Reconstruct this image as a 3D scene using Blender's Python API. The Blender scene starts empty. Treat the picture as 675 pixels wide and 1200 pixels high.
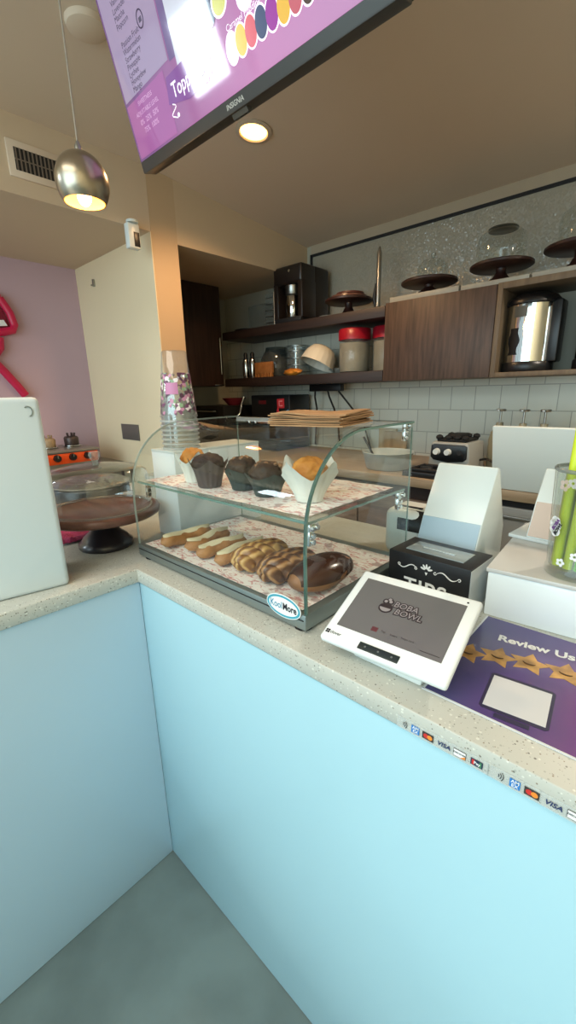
import bpy, bmesh, math, random
from mathutils import Vector, Matrix, noise
random.seed(7)
S = bpy.context.scene
COL = S.collection
PI = math.pi
sin, cos, rad = math.sin, math.cos, math.radians

# ------------------------------------------------------------------ materials
def lin(c):
    if isinstance(c, str):
        c = tuple(int(c[i:i+2], 16) / 255 for i in (0, 2, 4))
    return tuple((x / 12.92 if x <= 0.04045 else ((x + 0.055) / 1.055) ** 2.4) for x in c[:3]) + (1.0,)

MC = {}
def new_mat(name):
    m = bpy.data.materials.new(name); m.use_nodes = True
    nt = m.node_tree; nt.nodes.clear()
    out = nt.nodes.new('ShaderNodeOutputMaterial')
    return m, nt, out
def N(nt, t, **kw):
    n = nt.nodes.new(t)
    for k, v in kw.items():
        if k in n.inputs: n.inputs[k].default_value = v
        else: setattr(n, k, v)
    return n
def mat(name, col, rough=0.5, metal=0.0, noise_amt=0.0, nscale=8.0, col2=None, bump=0.0, bscale=60.0, emit=None, estr=1.0, spec=0.5, coat=0.0, stretch=None, alpha=None, trans=0.0):
    if name in MC: return MC[name]
    m, nt, out = new_mat(name)
    b = N(nt, 'ShaderNodeBsdfPrincipled'); nt.links.new(b.outputs[0], out.inputs[0])
    b.inputs['Base Color'].default_value = lin(col)
    b.inputs['Roughness'].default_value = rough
    b.inputs['Metallic'].default_value = metal
    b.inputs['Specular IOR Level'].default_value = spec
    b.inputs['Coat Weight'].default_value = coat
    b.inputs['Transmission Weight'].default_value = trans
    if alpha is not None: b.inputs['Alpha'].default_value = alpha
    tc = N(nt, 'ShaderNodeTexCoord')
    src = tc.outputs['Object']
    if stretch:
        mp = N(nt, 'ShaderNodeMapping'); mp.inputs['Scale'].default_value = stretch
        nt.links.new(src, mp.inputs[0]); src = mp.outputs[0]
    if noise_amt > 0 or col2:
        nz = N(nt, 'ShaderNodeTexNoise'); nz.inputs['Scale'].default_value = nscale; nz.inputs['Detail'].default_value = 6
        nt.links.new(src, nz.inputs['Vector'])
        rp = N(nt, 'ShaderNodeValToRGB')
        c1 = lin(col); c2 = lin(col2) if col2 else tuple(x * (1 - noise_amt) for x in c1[:3]) + (1,)
        rp.color_ramp.elements[0].position = 0.35; rp.color_ramp.elements[0].color = c2
        rp.color_ramp.elements[1].position = 0.65; rp.color_ramp.elements[1].color = c1
        nt.links.new(nz.outputs['Fac'], rp.inputs[0]); nt.links.new(rp.outputs[0], b.inputs['Base Color'])
    if bump > 0:
        nb = N(nt, 'ShaderNodeTexNoise'); nb.inputs['Scale'].default_value = bscale; nb.inputs['Detail'].default_value = 3
        nt.links.new(src, nb.inputs['Vector'])
        bp = N(nt, 'ShaderNodeBump'); bp.inputs['Strength'].default_value = bump; bp.inputs['Distance'].default_value = 0.01
        nt.links.new(nb.outputs['Fac'], bp.inputs['Height']); nt.links.new(bp.outputs[0], b.inputs['Normal'])
    if emit:
        b.inputs['Emission Color'].default_value = lin(emit); b.inputs['Emission Strength'].default_value = estr
    MC[name] = m
    return m
def glass(name, tint='ffffff', ior=1.45, rough=0.02, gloss='ffffff', haze=0.0, hazecol='dfe8e8'):
    if name in MC: return MC[name]
    m, nt, out = new_mat(name)
    t = N(nt, 'ShaderNodeBsdfTransparent'); t.inputs[0].default_value = lin(tint)
    g = N(nt, 'ShaderNodeBsdfGlossy'); g.inputs['Color'].default_value = lin(gloss); g.inputs['Roughness'].default_value = rough
    # Schlick reflectance of a thin pane (same from both faces)
    lw = N(nt, 'ShaderNodeLayerWeight'); lw.inputs['Blend'].default_value = 0.5
    pw_ = N(nt, 'ShaderNodeMath', operation='POWER'); nt.links.new(lw.outputs['Facing'], pw_.inputs[0]); pw_.inputs[1].default_value = 4.0
    f0 = ((ior - 1) / (ior + 1)) ** 2
    f = N(nt, 'ShaderNodeMath', operation='MULTIPLY_ADD'); nt.links.new(pw_.outputs[0], f.inputs[0]); f.inputs[1].default_value = 0.75; f.inputs[2].default_value = f0
    mx = N(nt, 'ShaderNodeMixShader')
    nt.links.new(f.outputs[0], mx.inputs[0]); nt.links.new(t.outputs[0], mx.inputs[1]); nt.links.new(g.outputs[0], mx.inputs[2])
    last = mx
    if haze > 0:  # pale diffuse veil: lightens clear parts, frosts plastic
        d = N(nt, 'ShaderNodeBsdfDiffuse'); d.inputs[0].default_value = lin(hazecol)
        m2 = N(nt, 'ShaderNodeMixShader'); m2.inputs[0].default_value = haze
        nt.links.new(mx.outputs[0], m2.inputs[1]); nt.links.new(d.outputs[0], m2.inputs[2]); last = m2
    nt.links.new(last.outputs[0], out.inputs[0])
    MC[name] = m
    return m
def wood(name, c1, c2, axis='x', rough=0.5, sc=6.0):
    st = {'x': (0.12, 1.6, 1.6), 'y': (1.6, 0.12, 1.6), 'z': (1.6, 1.6, 0.12)}[axis]
    return mat(name, c1, rough, col2=c2, nscale=sc * 5, stretch=st, bump=0.05, bscale=80)
def quartz():
    m, nt, out = new_mat('speckled quartz')
    b = N(nt, 'ShaderNodeBsdfPrincipled', Roughness=0.42); nt.links.new(b.outputs[0], out.inputs[0])
    tc = N(nt, 'ShaderNodeTexCoord')
    def specks(scale, thr, seed):
        mp = N(nt, 'ShaderNodeMapping'); mp.inputs['Location'].default_value = (seed, seed * 2, seed * 3); nt.links.new(tc.outputs['Object'], mp.inputs[0])
        v = N(nt, 'ShaderNodeTexVoronoi'); v.inputs['Scale'].default_value = scale; nt.links.new(mp.outputs[0], v.inputs['Vector'])
        sx = N(nt, 'ShaderNodeSeparateColor'); nt.links.new(v.outputs['Color'], sx.inputs[0])
        mm = N(nt, 'ShaderNodeMath', operation='MULTIPLY'); nt.links.new(sx.outputs[0], mm.inputs[0]); mm.inputs[1].default_value = thr
        lt = N(nt, 'ShaderNodeMath', operation='LESS_THAN'); nt.links.new(v.outputs['Distance'], lt.inputs[0]); nt.links.new(mm.outputs[0], lt.inputs[1])
        return lt.outputs[0]
    cur = None
    base = lin('b9bcb5')
    for scale, thr, seed, c in ((190, 0.30, 1.0, 'a2a69f'), (130, 0.28, 3.3, 'cfd2ca'), (140, 0.20, 5.1, '6f706a'), (170, 0.20, 8.7, '857a6c')):
        mx = N(nt, 'ShaderNodeMix', data_type='RGBA')
        nt.links.new(specks(scale, thr, seed), mx.inputs[0])
        if cur is None: mx.inputs[6].default_value = base
        else: nt.links.new(cur, mx.inputs[6])
        mx.inputs[7].default_value = lin(c); cur = mx.outputs[2]
    nt.links.new(cur, b.inputs['Base Color'])
    return m
def tiles():
    m, nt, out = new_mat('grey wall tiles')
    b = N(nt, 'ShaderNodeBsdfPrincipled', Roughness=0.25); nt.links.new(b.outputs[0], out.inputs[0])
    tc = N(nt, 'ShaderNodeTexCoord'); sp = N(nt, 'ShaderNodeSeparateXYZ'); cb = N(nt, 'ShaderNodeCombineXYZ')
    nt.links.new(tc.outputs['Object'], sp.inputs[0]); nt.links.new(sp.outputs[0], cb.inputs[0]); nt.links.new(sp.outputs[2], cb.inputs[1])
    br = N(nt, 'ShaderNodeTexBrick'); nt.links.new(cb.outputs[0], br.inputs['Vector'])
    br.inputs['Color1'].default_value = lin('d6d6c8'); br.inputs['Color2'].default_value = lin('cccdbf'); br.inputs['Mortar'].default_value = lin('a9a99e')
    br.inputs['Scale'].default_value = 1.0; br.inputs['Brick Width'].default_value = 0.136; br.inputs['Row Height'].default_value = 0.133
    br.inputs['Mortar Size'].default_value = 0.0025; br.inputs['Mortar Smooth'].default_value = 0.1; br.offset = 0.5
    nt.links.new(br.outputs['Color'], b.inputs['Base Color'])
    bp = N(nt, 'ShaderNodeBump'); bp.inputs['Strength'].default_value = 0.4; bp.inputs['Distance'].default_value = 0.004; bp.invert = True
    nt.links.new(br.outputs['Fac'], bp.inputs['Height']); nt.links.new(bp.outputs[0], b.inputs['Normal'])
    return m
def hammered():
    m, nt, out = new_mat('crinkled grey wall sheet')
    b = N(nt, 'ShaderNodeBsdfPrincipled', Roughness=0.22); nt.links.new(b.outputs[0], out.inputs[0])
    b.inputs['Base Color'].default_value = lin('a8a292'); b.inputs['Specular IOR Level'].default_value = 1.0
    tc = N(nt, 'ShaderNodeTexCoord'); geo = N(nt, 'ShaderNodeNewGeometry')
    v = N(nt, 'ShaderNodeTexVoronoi'); v.inputs['Scale'].default_value = 165; nt.links.new(tc.outputs['Object'], v.inputs['Vector'])
    sb = N(nt, 'ShaderNodeVectorMath', operation='SUBTRACT'); nt.links.new(v.outputs['Color'], sb.inputs[0]); sb.inputs[1].default_value = (0.5, 0.5, 0.5)
    sc = N(nt, 'ShaderNodeVectorMath', operation='SCALE'); nt.links.new(sb.outputs[0], sc.inputs[0]); sc.inputs['Scale'].default_value = 0.34
    ad = N(nt, 'ShaderNodeVectorMath', operation='ADD'); nt.links.new(sc.outputs[0], ad.inputs[0]); nt.links.new(geo.outputs['Normal'], ad.inputs[1])
    nm = N(nt, 'ShaderNodeVectorMath', operation='NORMALIZE'); nt.links.new(ad.outputs[0], nm.inputs[0])
    nt.links.new(nm.outputs[0], b.inputs['Normal'])
    return m
def liner():
    m, nt, out = new_mat('red printed liner paper')
    b = N(nt, 'ShaderNodeBsdfPrincipled', Roughness=0.7); nt.links.new(b.outputs[0], out.inputs[0])
    tc = N(nt, 'ShaderNodeTexCoord')
    nz = N(nt, 'ShaderNodeTexNoise'); nz.inputs['Scale'].default_value = 60; nz.inputs['Detail'].default_value = 3; nz.inputs['Distortion'].default_value = 1.5
    mp = N(nt, 'ShaderNodeMapping'); mp.inputs['Scale'].default_value = (0.7, 1.6, 1); mp.inputs['Rotation'].default_value = (0, 0, 0.4)
    nt.links.new(tc.outputs['Object'], mp.inputs[0]); nt.links.new(mp.outputs[0], nz.inputs['Vector'])
    rp = N(nt, 'ShaderNodeValToRGB'); rp.color_ramp.elements[0].position = 0.53; rp.color_ramp.elements[0].color = lin('f2efec')
    rp.color_ramp.elements[1].position = 0.62; rp.color_ramp.elements[1].color = lin('cf9a98')
    nt.links.new(nz.outputs['Fac'], rp.inputs[0])
    nz2 = N(nt, 'ShaderNodeTexNoise'); nz2.inputs['Scale'].default_value = 33; nt.links.new(tc.outputs['Object'], nz2.inputs['Vector'])
    rp2 = N(nt, 'ShaderNodeValToRGB'); rp2.color_ramp.elements[0].position = 0.60; rp2.color_ramp.elements[0].color = (0, 0, 0, 1); rp2.color_ramp.elements[1].position = 0.66
    nt.links.new(nz2.outputs['Fac'], rp2.inputs[0])
    mx = N(nt, 'ShaderNodeMix', data_type='RGBA'); nt.links.new(rp2.outputs[0], mx.inputs[0]); nt.links.new(rp.outputs[0], mx.inputs[6]); mx.inputs[7].default_value = lin('b9a6a4')
    nt.links.new(mx.outputs[2], b.inputs['Base Color'])
    return m
def gradient(name, stops, axis=0, rough=0.3, emit=0.0, scale=1.0, offset=0.0, nz_amt=0.0, coat=0.0):
    m, nt, out = new_mat(name)
    b = N(nt, 'ShaderNodeBsdfPrincipled', Roughness=rough); nt.links.new(b.outputs[0], out.inputs[0])
    b.inputs['Coat Weight'].default_value = coat; b.inputs['Coat Roughness'].default_value = 0.05
    tc = N(nt, 'ShaderNodeTexCoord'); sp = N(nt, 'ShaderNodeSeparateXYZ'); nt.links.new(tc.outputs['Object'], sp.inputs[0])
    ma = N(nt, 'ShaderNodeMath', operation='MULTIPLY_ADD'); nt.links.new(sp.outputs[axis], ma.inputs[0]); ma.inputs[1].default_value = scale; ma.inputs[2].default_value = offset
    src = ma.outputs[0]
    if nz_amt:
        nz = N(nt, 'ShaderNodeTexNoise'); nz.inputs['Scale'].default_value = 14; nt.links.new(tc.outputs['Object'], nz.inputs['Vector'])
        m2 = N(nt, 'ShaderNodeMath', operation='MULTIPLY_ADD'); nt.links.new(nz.outputs['Fac'], m2.inputs[0]); m2.inputs[1].default_value = nz_amt; nt.links.new(src, m2.inputs[2]); src = m2.outputs[0]
    rp = N(nt, 'ShaderNodeValToRGB'); e = rp.color_ramp.elements
    while len(e) < len(stops): e.new(0.5)
    for el, (p, c) in zip(e, stops): el.position = p; el.color = lin(c)
    nt.links.new(src, rp.inputs[0])
    nt.links.new(rp.outputs[0], b.inputs['Base Color'])
    if emit:
        nt.links.new(rp.outputs[0], b.inputs['Emission Color']); b.inputs['Emission Strength'].default_value = emit
    return m

# ------------------------------------------------------------------ mesh builder
class MB:
    def __init__(s, M=None): s.bm = bmesh.new(); s.M = M
    def _merge(s, b, M=None):
        if M is not None: bmesh.ops.transform(b, matrix=M, verts=b.verts)
        me = bpy.data.meshes.new('tmp'); b.to_mesh(me); b.free()
        s.bm.from_mesh(me); bpy.data.meshes.remove(me); return s
    def box(s, x0, x1, y0, y1, z0, z1, bev=0.0, seg=2, M=None):
        b = bmesh.new(); bmesh.ops.create_cube(b, size=1)
        for v in b.verts: v.co = Vector(((x0 + x1) / 2 + v.co.x * (x1 - x0), (y0 + y1) / 2 + v.co.y * (y1 - y0), (z0 + z1) / 2 + v.co.z * (z1 - z0)))
        if bev > 0: bmesh.ops.bevel(b, geom=b.edges[:], offset=min(bev, 0.49 * min(x1 - x0, y1 - y0, z1 - z0)), segments=seg, affect='EDGES', profile=0.5)
        return s._merge(b, M)
    def prism(s, pts, axis, d0, d1, bev=0.0, M=None):
        b = bmesh.new()
        def P(p, d): return {'x': (d, p[0], p[1]), 'y': (p[0], d, p[1]), 'z': (p[0], p[1], d)}[axis]
        va = [b.verts.new(P(p, d0)) for p in pts]; vb = [b.verts.new(P(p, d1)) for p in pts]
        n = len(pts); b.faces.new(va); b.faces.new(vb[::-1])
        for i in range(n): b.faces.new((va[i], vb[i], vb[(i + 1) % n], va[(i + 1) % n]))
        bmesh.ops.recalc_face_normals(b, faces=b.faces[:])
        if bev > 0: bmesh.ops.bevel(b, geom=b.edges[:], offset=bev, segments=2, affect='EDGES', profile=0.5)
        return s._merge(b, M)
    def lathe(s, prof, c=(0, 0, 0), seg=36, M=None, sx=1, sy=1, wob=None):
        b = bmesh.new(); rings = []
        for (r, z) in prof:
            if r < 1e-6: rings.append([b.verts.new((c[0], c[1], c[2] + z))])
            else:
                ring = []
                for i in range(seg):
                    a = 2 * PI * i / seg; rr = r * (wob(a, z) if wob else 1)
                    ring.append(b.verts.new((c[0] + rr * cos(a) * sx, c[1] + rr * sin(a) * sy, c[2] + z)))
                rings.append(ring)
        for A, B in zip(rings, rings[1:]):
            if len(A) == 1 and len(B) == 1: continue
            for i in range(seg):
                j = (i + 1) % seg
                if len(A) == 1: b.faces.new((A[0], B[i], B[j]))
                elif len(B) == 1: b.faces.new((A[i], A[j], B[0]))
                else: b.faces.new((A[i], A[j], B[j], B[i]))
        bmesh.ops.recalc_face_normals(b, faces=b.faces[:])
        return s._merge(b, M)
    def tube(s, pts, r, seg=8, cap=True, M=None, flat=1.0):
        b = bmesh.new(); pts = [Vector(p) for p in pts]; n = len(pts); rr = r if isinstance(r, (list, tuple)) else [r] * n
        up = None; rings = []
        for i, p in enumerate(pts):
            t = (pts[min(i + 1, n - 1)] - pts[max(i - 1, 0)]).normalized()
            if up is None: up = t.orthogonal().normalized() if abs(t.z) > 0.95 else Vector((0, 0, 1))
            u = (up - t * up.dot(t)).normalized(); w = t.cross(u); up = u
            rings.append([b.verts.new(p + rr[i] * (u * cos(2 * PI * k / seg) * flat + w * sin(2 * PI * k / seg))) for k in range(seg)])
        for A, B in zip(rings, rings[1:]):
            for k in range(seg): b.faces.new((A[k], A[(k + 1) % seg], B[(k + 1) % seg], B[k]))
        if cap: b.faces.new(rings[0][::-1]); b.faces.new(rings[-1])
        bmesh.ops.recalc_face_normals(b, faces=b.faces[:])
        return s._merge(b, M)
    def cyl(s, p0, p1, r0, r1=None, seg=24, M=None): return s.tube([p0, p1], [r0, r0 if r1 is None else r1], seg, True, M)
    def ell(s, c, r, sub=3, M=None, fn=None):
        b = bmesh.new(); bmesh.ops.create_icosphere(b, subdivisions=sub, radius=1)
        for v in b.verts:
            k = fn(v.co) if fn else 1
            v.co = Vector((c[0] + v.co.x * r[0] * k, c[1] + v.co.y * r[1] * k, c[2] + v.co.z * r[2] * k))
        return s._merge(b, M)
    def grid(s, f, nu, nv, M=None, thick=0.0):
        b = bmesh.new(); V = [[b.verts.new(f(i / nu, j / nv)) for j in range(nv + 1)] for i in range(nu + 1)]
        for i in range(nu):
            for j in range(nv): b.faces.new((V[i][j], V[i + 1][j], V[i + 1][j + 1], V[i][j + 1]))
        if thick:
            bmesh.ops.recalc_face_normals(b, faces=b.faces[:])
            bmesh.ops.solidify(b, geom=b.faces[:], thickness=thick)
        return s._merge(b, M)
    def poly(s, pts, M=None):
        b = bmesh.new(); b.faces.new([b.verts.new(p) for p in pts]); return s._merge(b, M)
    def disc(s, c, rx, ry, seg=28, z=0.0, rot=0.0, M=None):
        return s.poly([(c[0] + rx * cos(2 * PI * i / seg) * cos(rot) - ry * sin(2 * PI * i / seg) * sin(rot), c[1] + rx * cos(2 * PI * i / seg) * sin(rot) + ry * sin(2 * PI * i / seg) * cos(rot), z) for i in range(seg)], M)
    def build(s, name, m, parent=None, smooth=40, world=True, orient=True):
        if s.M is not None: bmesh.ops.transform(s.bm, matrix=s.M, verts=s.bm.verts)
        if parent is not None and world:
            F = FRAME[parent.name]; bmesh.ops.transform(s.bm, matrix=F.inverted(), verts=s.bm.verts)
        me = bpy.data.meshes.new(name); s.bm.to_mesh(me); s.bm.free()
        if m is not None: me.materials.append(m)
        for p in me.polygons: p.use_smooth = True
        me.set_sharp_from_angle(angle=rad(smooth))
        o = bpy.data.objects.new(name, me); COL.objects.link(o)
        if parent is not None:
            o.parent = parent; FRAME[o.name] = FRAME[parent.name]
        else: FRAME[o.name] = Matrix.Identity(4)
        return o
FRAME = {}
def thing(name, label, cat, loc=(0, 0, 0), group=None, rotz=0.0):
    o = bpy.data.objects.new(name, None); COL.objects.link(o); o.location = loc; o.rotation_euler = (0, 0, rotz); o.empty_display_size = 0.05
    FRAME[o.name] = Matrix.Translation(loc) @ Matrix.Rotation(rotz, 4, 'Z')
    return tag(o, label, cat, group)
def tag(o, label, cat, group=None, kind=None):
    o['label'] = label; o['category'] = cat
    if group: o['group'] = group
    if kind: o['kind'] = kind
    return o
def struct(name, mb, m, label=None, smooth=40):
    o = mb.build(name, m, None, smooth); o['kind'] = 'structure'
    if label: o['label'] = label
    return o
def single(name, mb, m, label, cat, origin, group=None, smooth=40):
    """one-mesh thing with its origin moved to its base"""
    bmesh.ops.transform(mb.bm, matrix=Matrix.Translation(-Vector(origin)), verts=mb.bm.verts)
    o = mb.build(name, m, None, smooth); o.location = origin
    FRAME[o.name] = Matrix.Translation(origin)
    return tag(o, label, cat, group)
def copy_tree(o, loc=None, rotz=None, label=None, parent=None):
    c = o.copy(); COL.objects.link(c)
    if parent is not None: c.parent = parent
    if loc is not None: c.location = loc
    if rotz is not None: c.rotation_euler = (0, 0, rotz)
    if label: c['label'] = label
    for ch in list(o.children): copy_tree(ch, parent=c)
    return c
def text(body, size, m, parent, M, name='lettering', bold=0.0, align='CENTER', sx=1.0, shear=0.0, space=1.0, thick=0.0):
    cu = bpy.data.curves.new('txt', 'FONT'); cu.body = body; cu.size = size; cu.align_x = align; cu.align_y = 'CENTER'; cu.offset = bold; cu.shear = shear; cu.space_character = space
    cu.extrude = thick; cu.resolution_u = 3
    t = bpy.data.objects.new('txt', cu); COL.objects.link(t)
    bpy.context.view_layer.update()
    me = bpy.data.meshes.new_from_object(t.evaluated_get(bpy.context.evaluated_depsgraph_get()))
    bpy.data.objects.remove(t); bpy.data.curves.remove(cu)
    mb = MB(); mb.bm.from_mesh(me); bpy.data.meshes.remove(me)
    bmesh.ops.transform(mb.bm, matrix=Matrix.Diagonal((sx, 1, 1, 1)), verts=mb.bm.verts)
    mb.M = M
    return mb.build(name, m, parent)
def frame(o, u, v):
    u = Vector(u).normalized(); v = Vector(v); v = (v - u * v.dot(u)).normalized(); n = u.cross(v)
    return Matrix(((u.x, v.x, n.x, o[0]), (u.y, v.y, n.y, o[1]), (u.z, v.z, n.z, o[2]), (0, 0, 0, 1)))
def T(x, y, z): return Matrix.Translation((x, y, z))
def rotz_about(c, a): return T(*c) @ Matrix.Rotation(a, 4, 'Z') @ T(-c[0], -c[1], -c[2])

# palette
M_white = mat('white plastic', 'dfe6e4', 0.32)
M_white2 = mat('satin white plastic', 'd3dcda', 0.4)
M_black = mat('black plastic', '131416', 0.35)
M_blackm = mat('matt black', '17171a', 0.6)
M_rubber = mat('black rubber', '0f0f10', 0.75)
M_chrome = mat('chrome', 'd5d8d8', 0.12, 1.0)
M_steel = mat('brushed steel', 'a9aaa6', 0.32, 1.0, bump=0.03, bscale=120)
M_alu = mat('grey aluminium', '8c9796', 0.38, 0.75)
M_dkwood = wood('dark walnut veneer', '3d2c26', '2a1d19', 'z', 0.5)
M_shelfw = wood('dark shelf wood', '34251f', '241814', 'x', 0.5)
M_walnut = wood('walnut door veneer', '584336', '3e2e25', 'z', 0.5, 9)
M_paleply = wood('pale cabinet carcass', '75644f', '655543', 'z', 0.55)
M_standw = wood('dark stained stand wood', '3a211c', '2a1612', 'x', 0.4)
M_platew = wood('brown cake plate wood', '6b4a40', '57392f', 'x', 0.3)
M_glass = glass('clear case glass', 'f9fcfb', 1.42)
M_dome = glass('clear dome glass', 'f4f7f6', 1.62, 0.03)
M_edge = mat('green glass edge', '5f7f76', 0.12, spec=0.8)
M_plasticc = glass('clear plastic', 'f1f4f3', 1.5, 0.08, haze=0.07)
M_quartz = quartz(); M_tile = tiles(); M_sheet = hammered(); M_liner = liner()
M_ink = mat('white ink', 'e9ecec', 0.5)
M_dkink = mat('dark ink', '232430', 0.5)
M_ceil = mat('painted ceiling', 'decbb6', 0.8, noise_amt=0.04, nscale=1.5)
M_cream = mat('cream wall paint', 'efdcb9', 0.8, noise_amt=0.03, nscale=2)
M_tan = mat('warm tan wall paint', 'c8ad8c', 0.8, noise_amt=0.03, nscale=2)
M_purple = mat('dusty lilac wall paint', 'c3a9b8', 0.8, noise_amt=0.04, nscale=2)
M_greyw = mat('grey green wall paint', 'b0ae9e', 0.75)
M_panelw = mat('pale blue white gloss panel', 'a5cedc', 0.22, noise_amt=0.015, nscale=3)
M_floor = mat('polished grey concrete', '6a7a7a', 0.42, col2='5b6969', nscale=5, bump=0.03, bscale=25)

# ------------------------------------------------------------------ setting
H = 0.915; CEIL = 2.385; XT = -1.231; XP = -2.164; YW = 2.10
struct('floor', MB().box(-5.6, 3.1, -4.3, 2.2, -0.06, 0.0), M_floor)
struct('ceiling', MB().prism([(-0.6, CEIL), (0.9, CEIL), (2.1, 2.275), (2.2, 2.266), (2.2, 2.47), (-0.6, 2.47)], 'x', XT, 3.1), M_ceil)
struct('ceiling_alcove', MB().box(-2.3, XT, -0.6, 0.886, 2.105, 2.45), mat('beige ceiling paint', 'd3bea4', 0.8, noise_amt=0.03, nscale=2))
struct('ceiling_recess', MB().box(-2.3, XT, 1.04, 2.2, 2.078, 2.45), mat('beige bulkhead paint', 'd0b99a', 0.8, noise_amt=0.03, nscale=2))
struct('ceiling_lobby', MB().box(-5.6, 3.1, -4.3, -0.6, 3.7, 3.8), M_cream)
struct('wall_fascia', MB().box(-5.6, 3.1, -0.62, -0.6, CEIL, 3.7), M_cream)
struct('wall_fascia_left', MB().box(-5.6, XT, -0.622, -0.602, 2.105, CEIL), M_cream)
struct('wall_lilac', MB().box(XP - 0.1, XP, -0.62, 0.89, 0, 2.2), M_purple)
struct('wall_lobby_side', MB().box(-5.6, XP - 0.1, -0.64, -0.6, 0, 2.4), M_cream)
struct('wall_lobby_left', MB().box(-5.7, -5.6, -4.3, -0.6, 0, 3.7), M_cream)
struct('wall_right', MB().box(3.1, 3.2, -4.3, 2.2, 0, 3.8), M_cream)  # unseen side wall, added for its bounce light
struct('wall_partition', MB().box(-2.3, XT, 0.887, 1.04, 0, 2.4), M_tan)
struct('wall_white', MB().box(XP, XT - 0.0005, 0.883, 0.887, 0, 2.105), M_cream)
struct('wall_recess', MB().box(-2.25, -2.15, 1.04, 2.2, 0, 2.08), M_greyw)
struct('wall_back', MB().box(-2.3, 3.1, YW, 2.2, 0, 1.77), M_tile)
struct('wall_back_left', MB().box(-2.3, -1.195, YW, 2.2, 1.77, 2.36), M_greyw)
struct('wall_back_sheet', MB().box(-1.195, 3.1, YW + 0.004, 2.2, 1.77, 2.21), M_sheet)
struct('wall_back_header', MB().box(-1.195, 3.1, YW - 0.004, 2.2, 2.222, 2.30), mat('brown beige header paint', 'b5a690', 0.8))  # header in a darker beige than the ceiling
struct('trim_1', MB().box(-1.195, 3.1, YW - 0.006, YW + 0.01, 2.207, 2.222), M_blackm)
struct('trim_2', MB().box(-1.2, -1.185, YW - 0.006, YW + 0.01, 1.77, 2.222), M_blackm)
# storefront behind the customer: posts and rails around open panes
mb = MB()
for x in (-5.55, -4.5, -3.35, -1.6, 0.0, 1.6, 3.0): mb.box(x - 0.04, x + 0.04, -4.24, -4.16, 0, 3.7)
for z in (0.05, 2.6, 3.65): mb.box(-5.6, 3.1, -4.23, -4.17, z - 0.04, z + 0.04)
struct('window_1', mb, M_blackm)

# ------------------------------------------------------------------ counters
mb = MB().prism([(-1.0, -2.2), (0, -2.2), (0, 0), (2.3, 0), (2.3, 0.66), (-1.0, 0.66)], 'z', 0.88, H, 0.0025)
single('worktop', mb, M_quartz, 'L-shaped white speckled quartz worktop over the pale blue counter', 'worktop', (0, 0, 0.88))
t = thing('counter_unit', 'pale blue white counter run on the right under the pastry case and payment screen', 'counter', (1.1, 0.33, 0))
MB().box(-0.02, 2.3, 0.005, 0.022, 0.002, 0.879, 0.0008).build('front_panel', M_panelw, t)
MB().box(-0.02, 2.29, 0.023, 0.64, 0.002, 0.879).build('carcass', M_white2, t)
t = thing('counter_unit', 'pale blue white counter run on the left under the tall white box', 'counter', (-0.5, -1.1, 0))
MB().box(-0.022, -0.005, -2.2, 0.004, 0.002, 0.879, 0.0008).build('front_panel', mat('pale grey blue gloss panel', 'bbd5e6', 0.24, noise_amt=0.015, nscale=3), t)
MB().box(-0.98, -0.023, -2.19, 0.0, 0.002, 0.879).build('carcass', M_white2, t)

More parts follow.
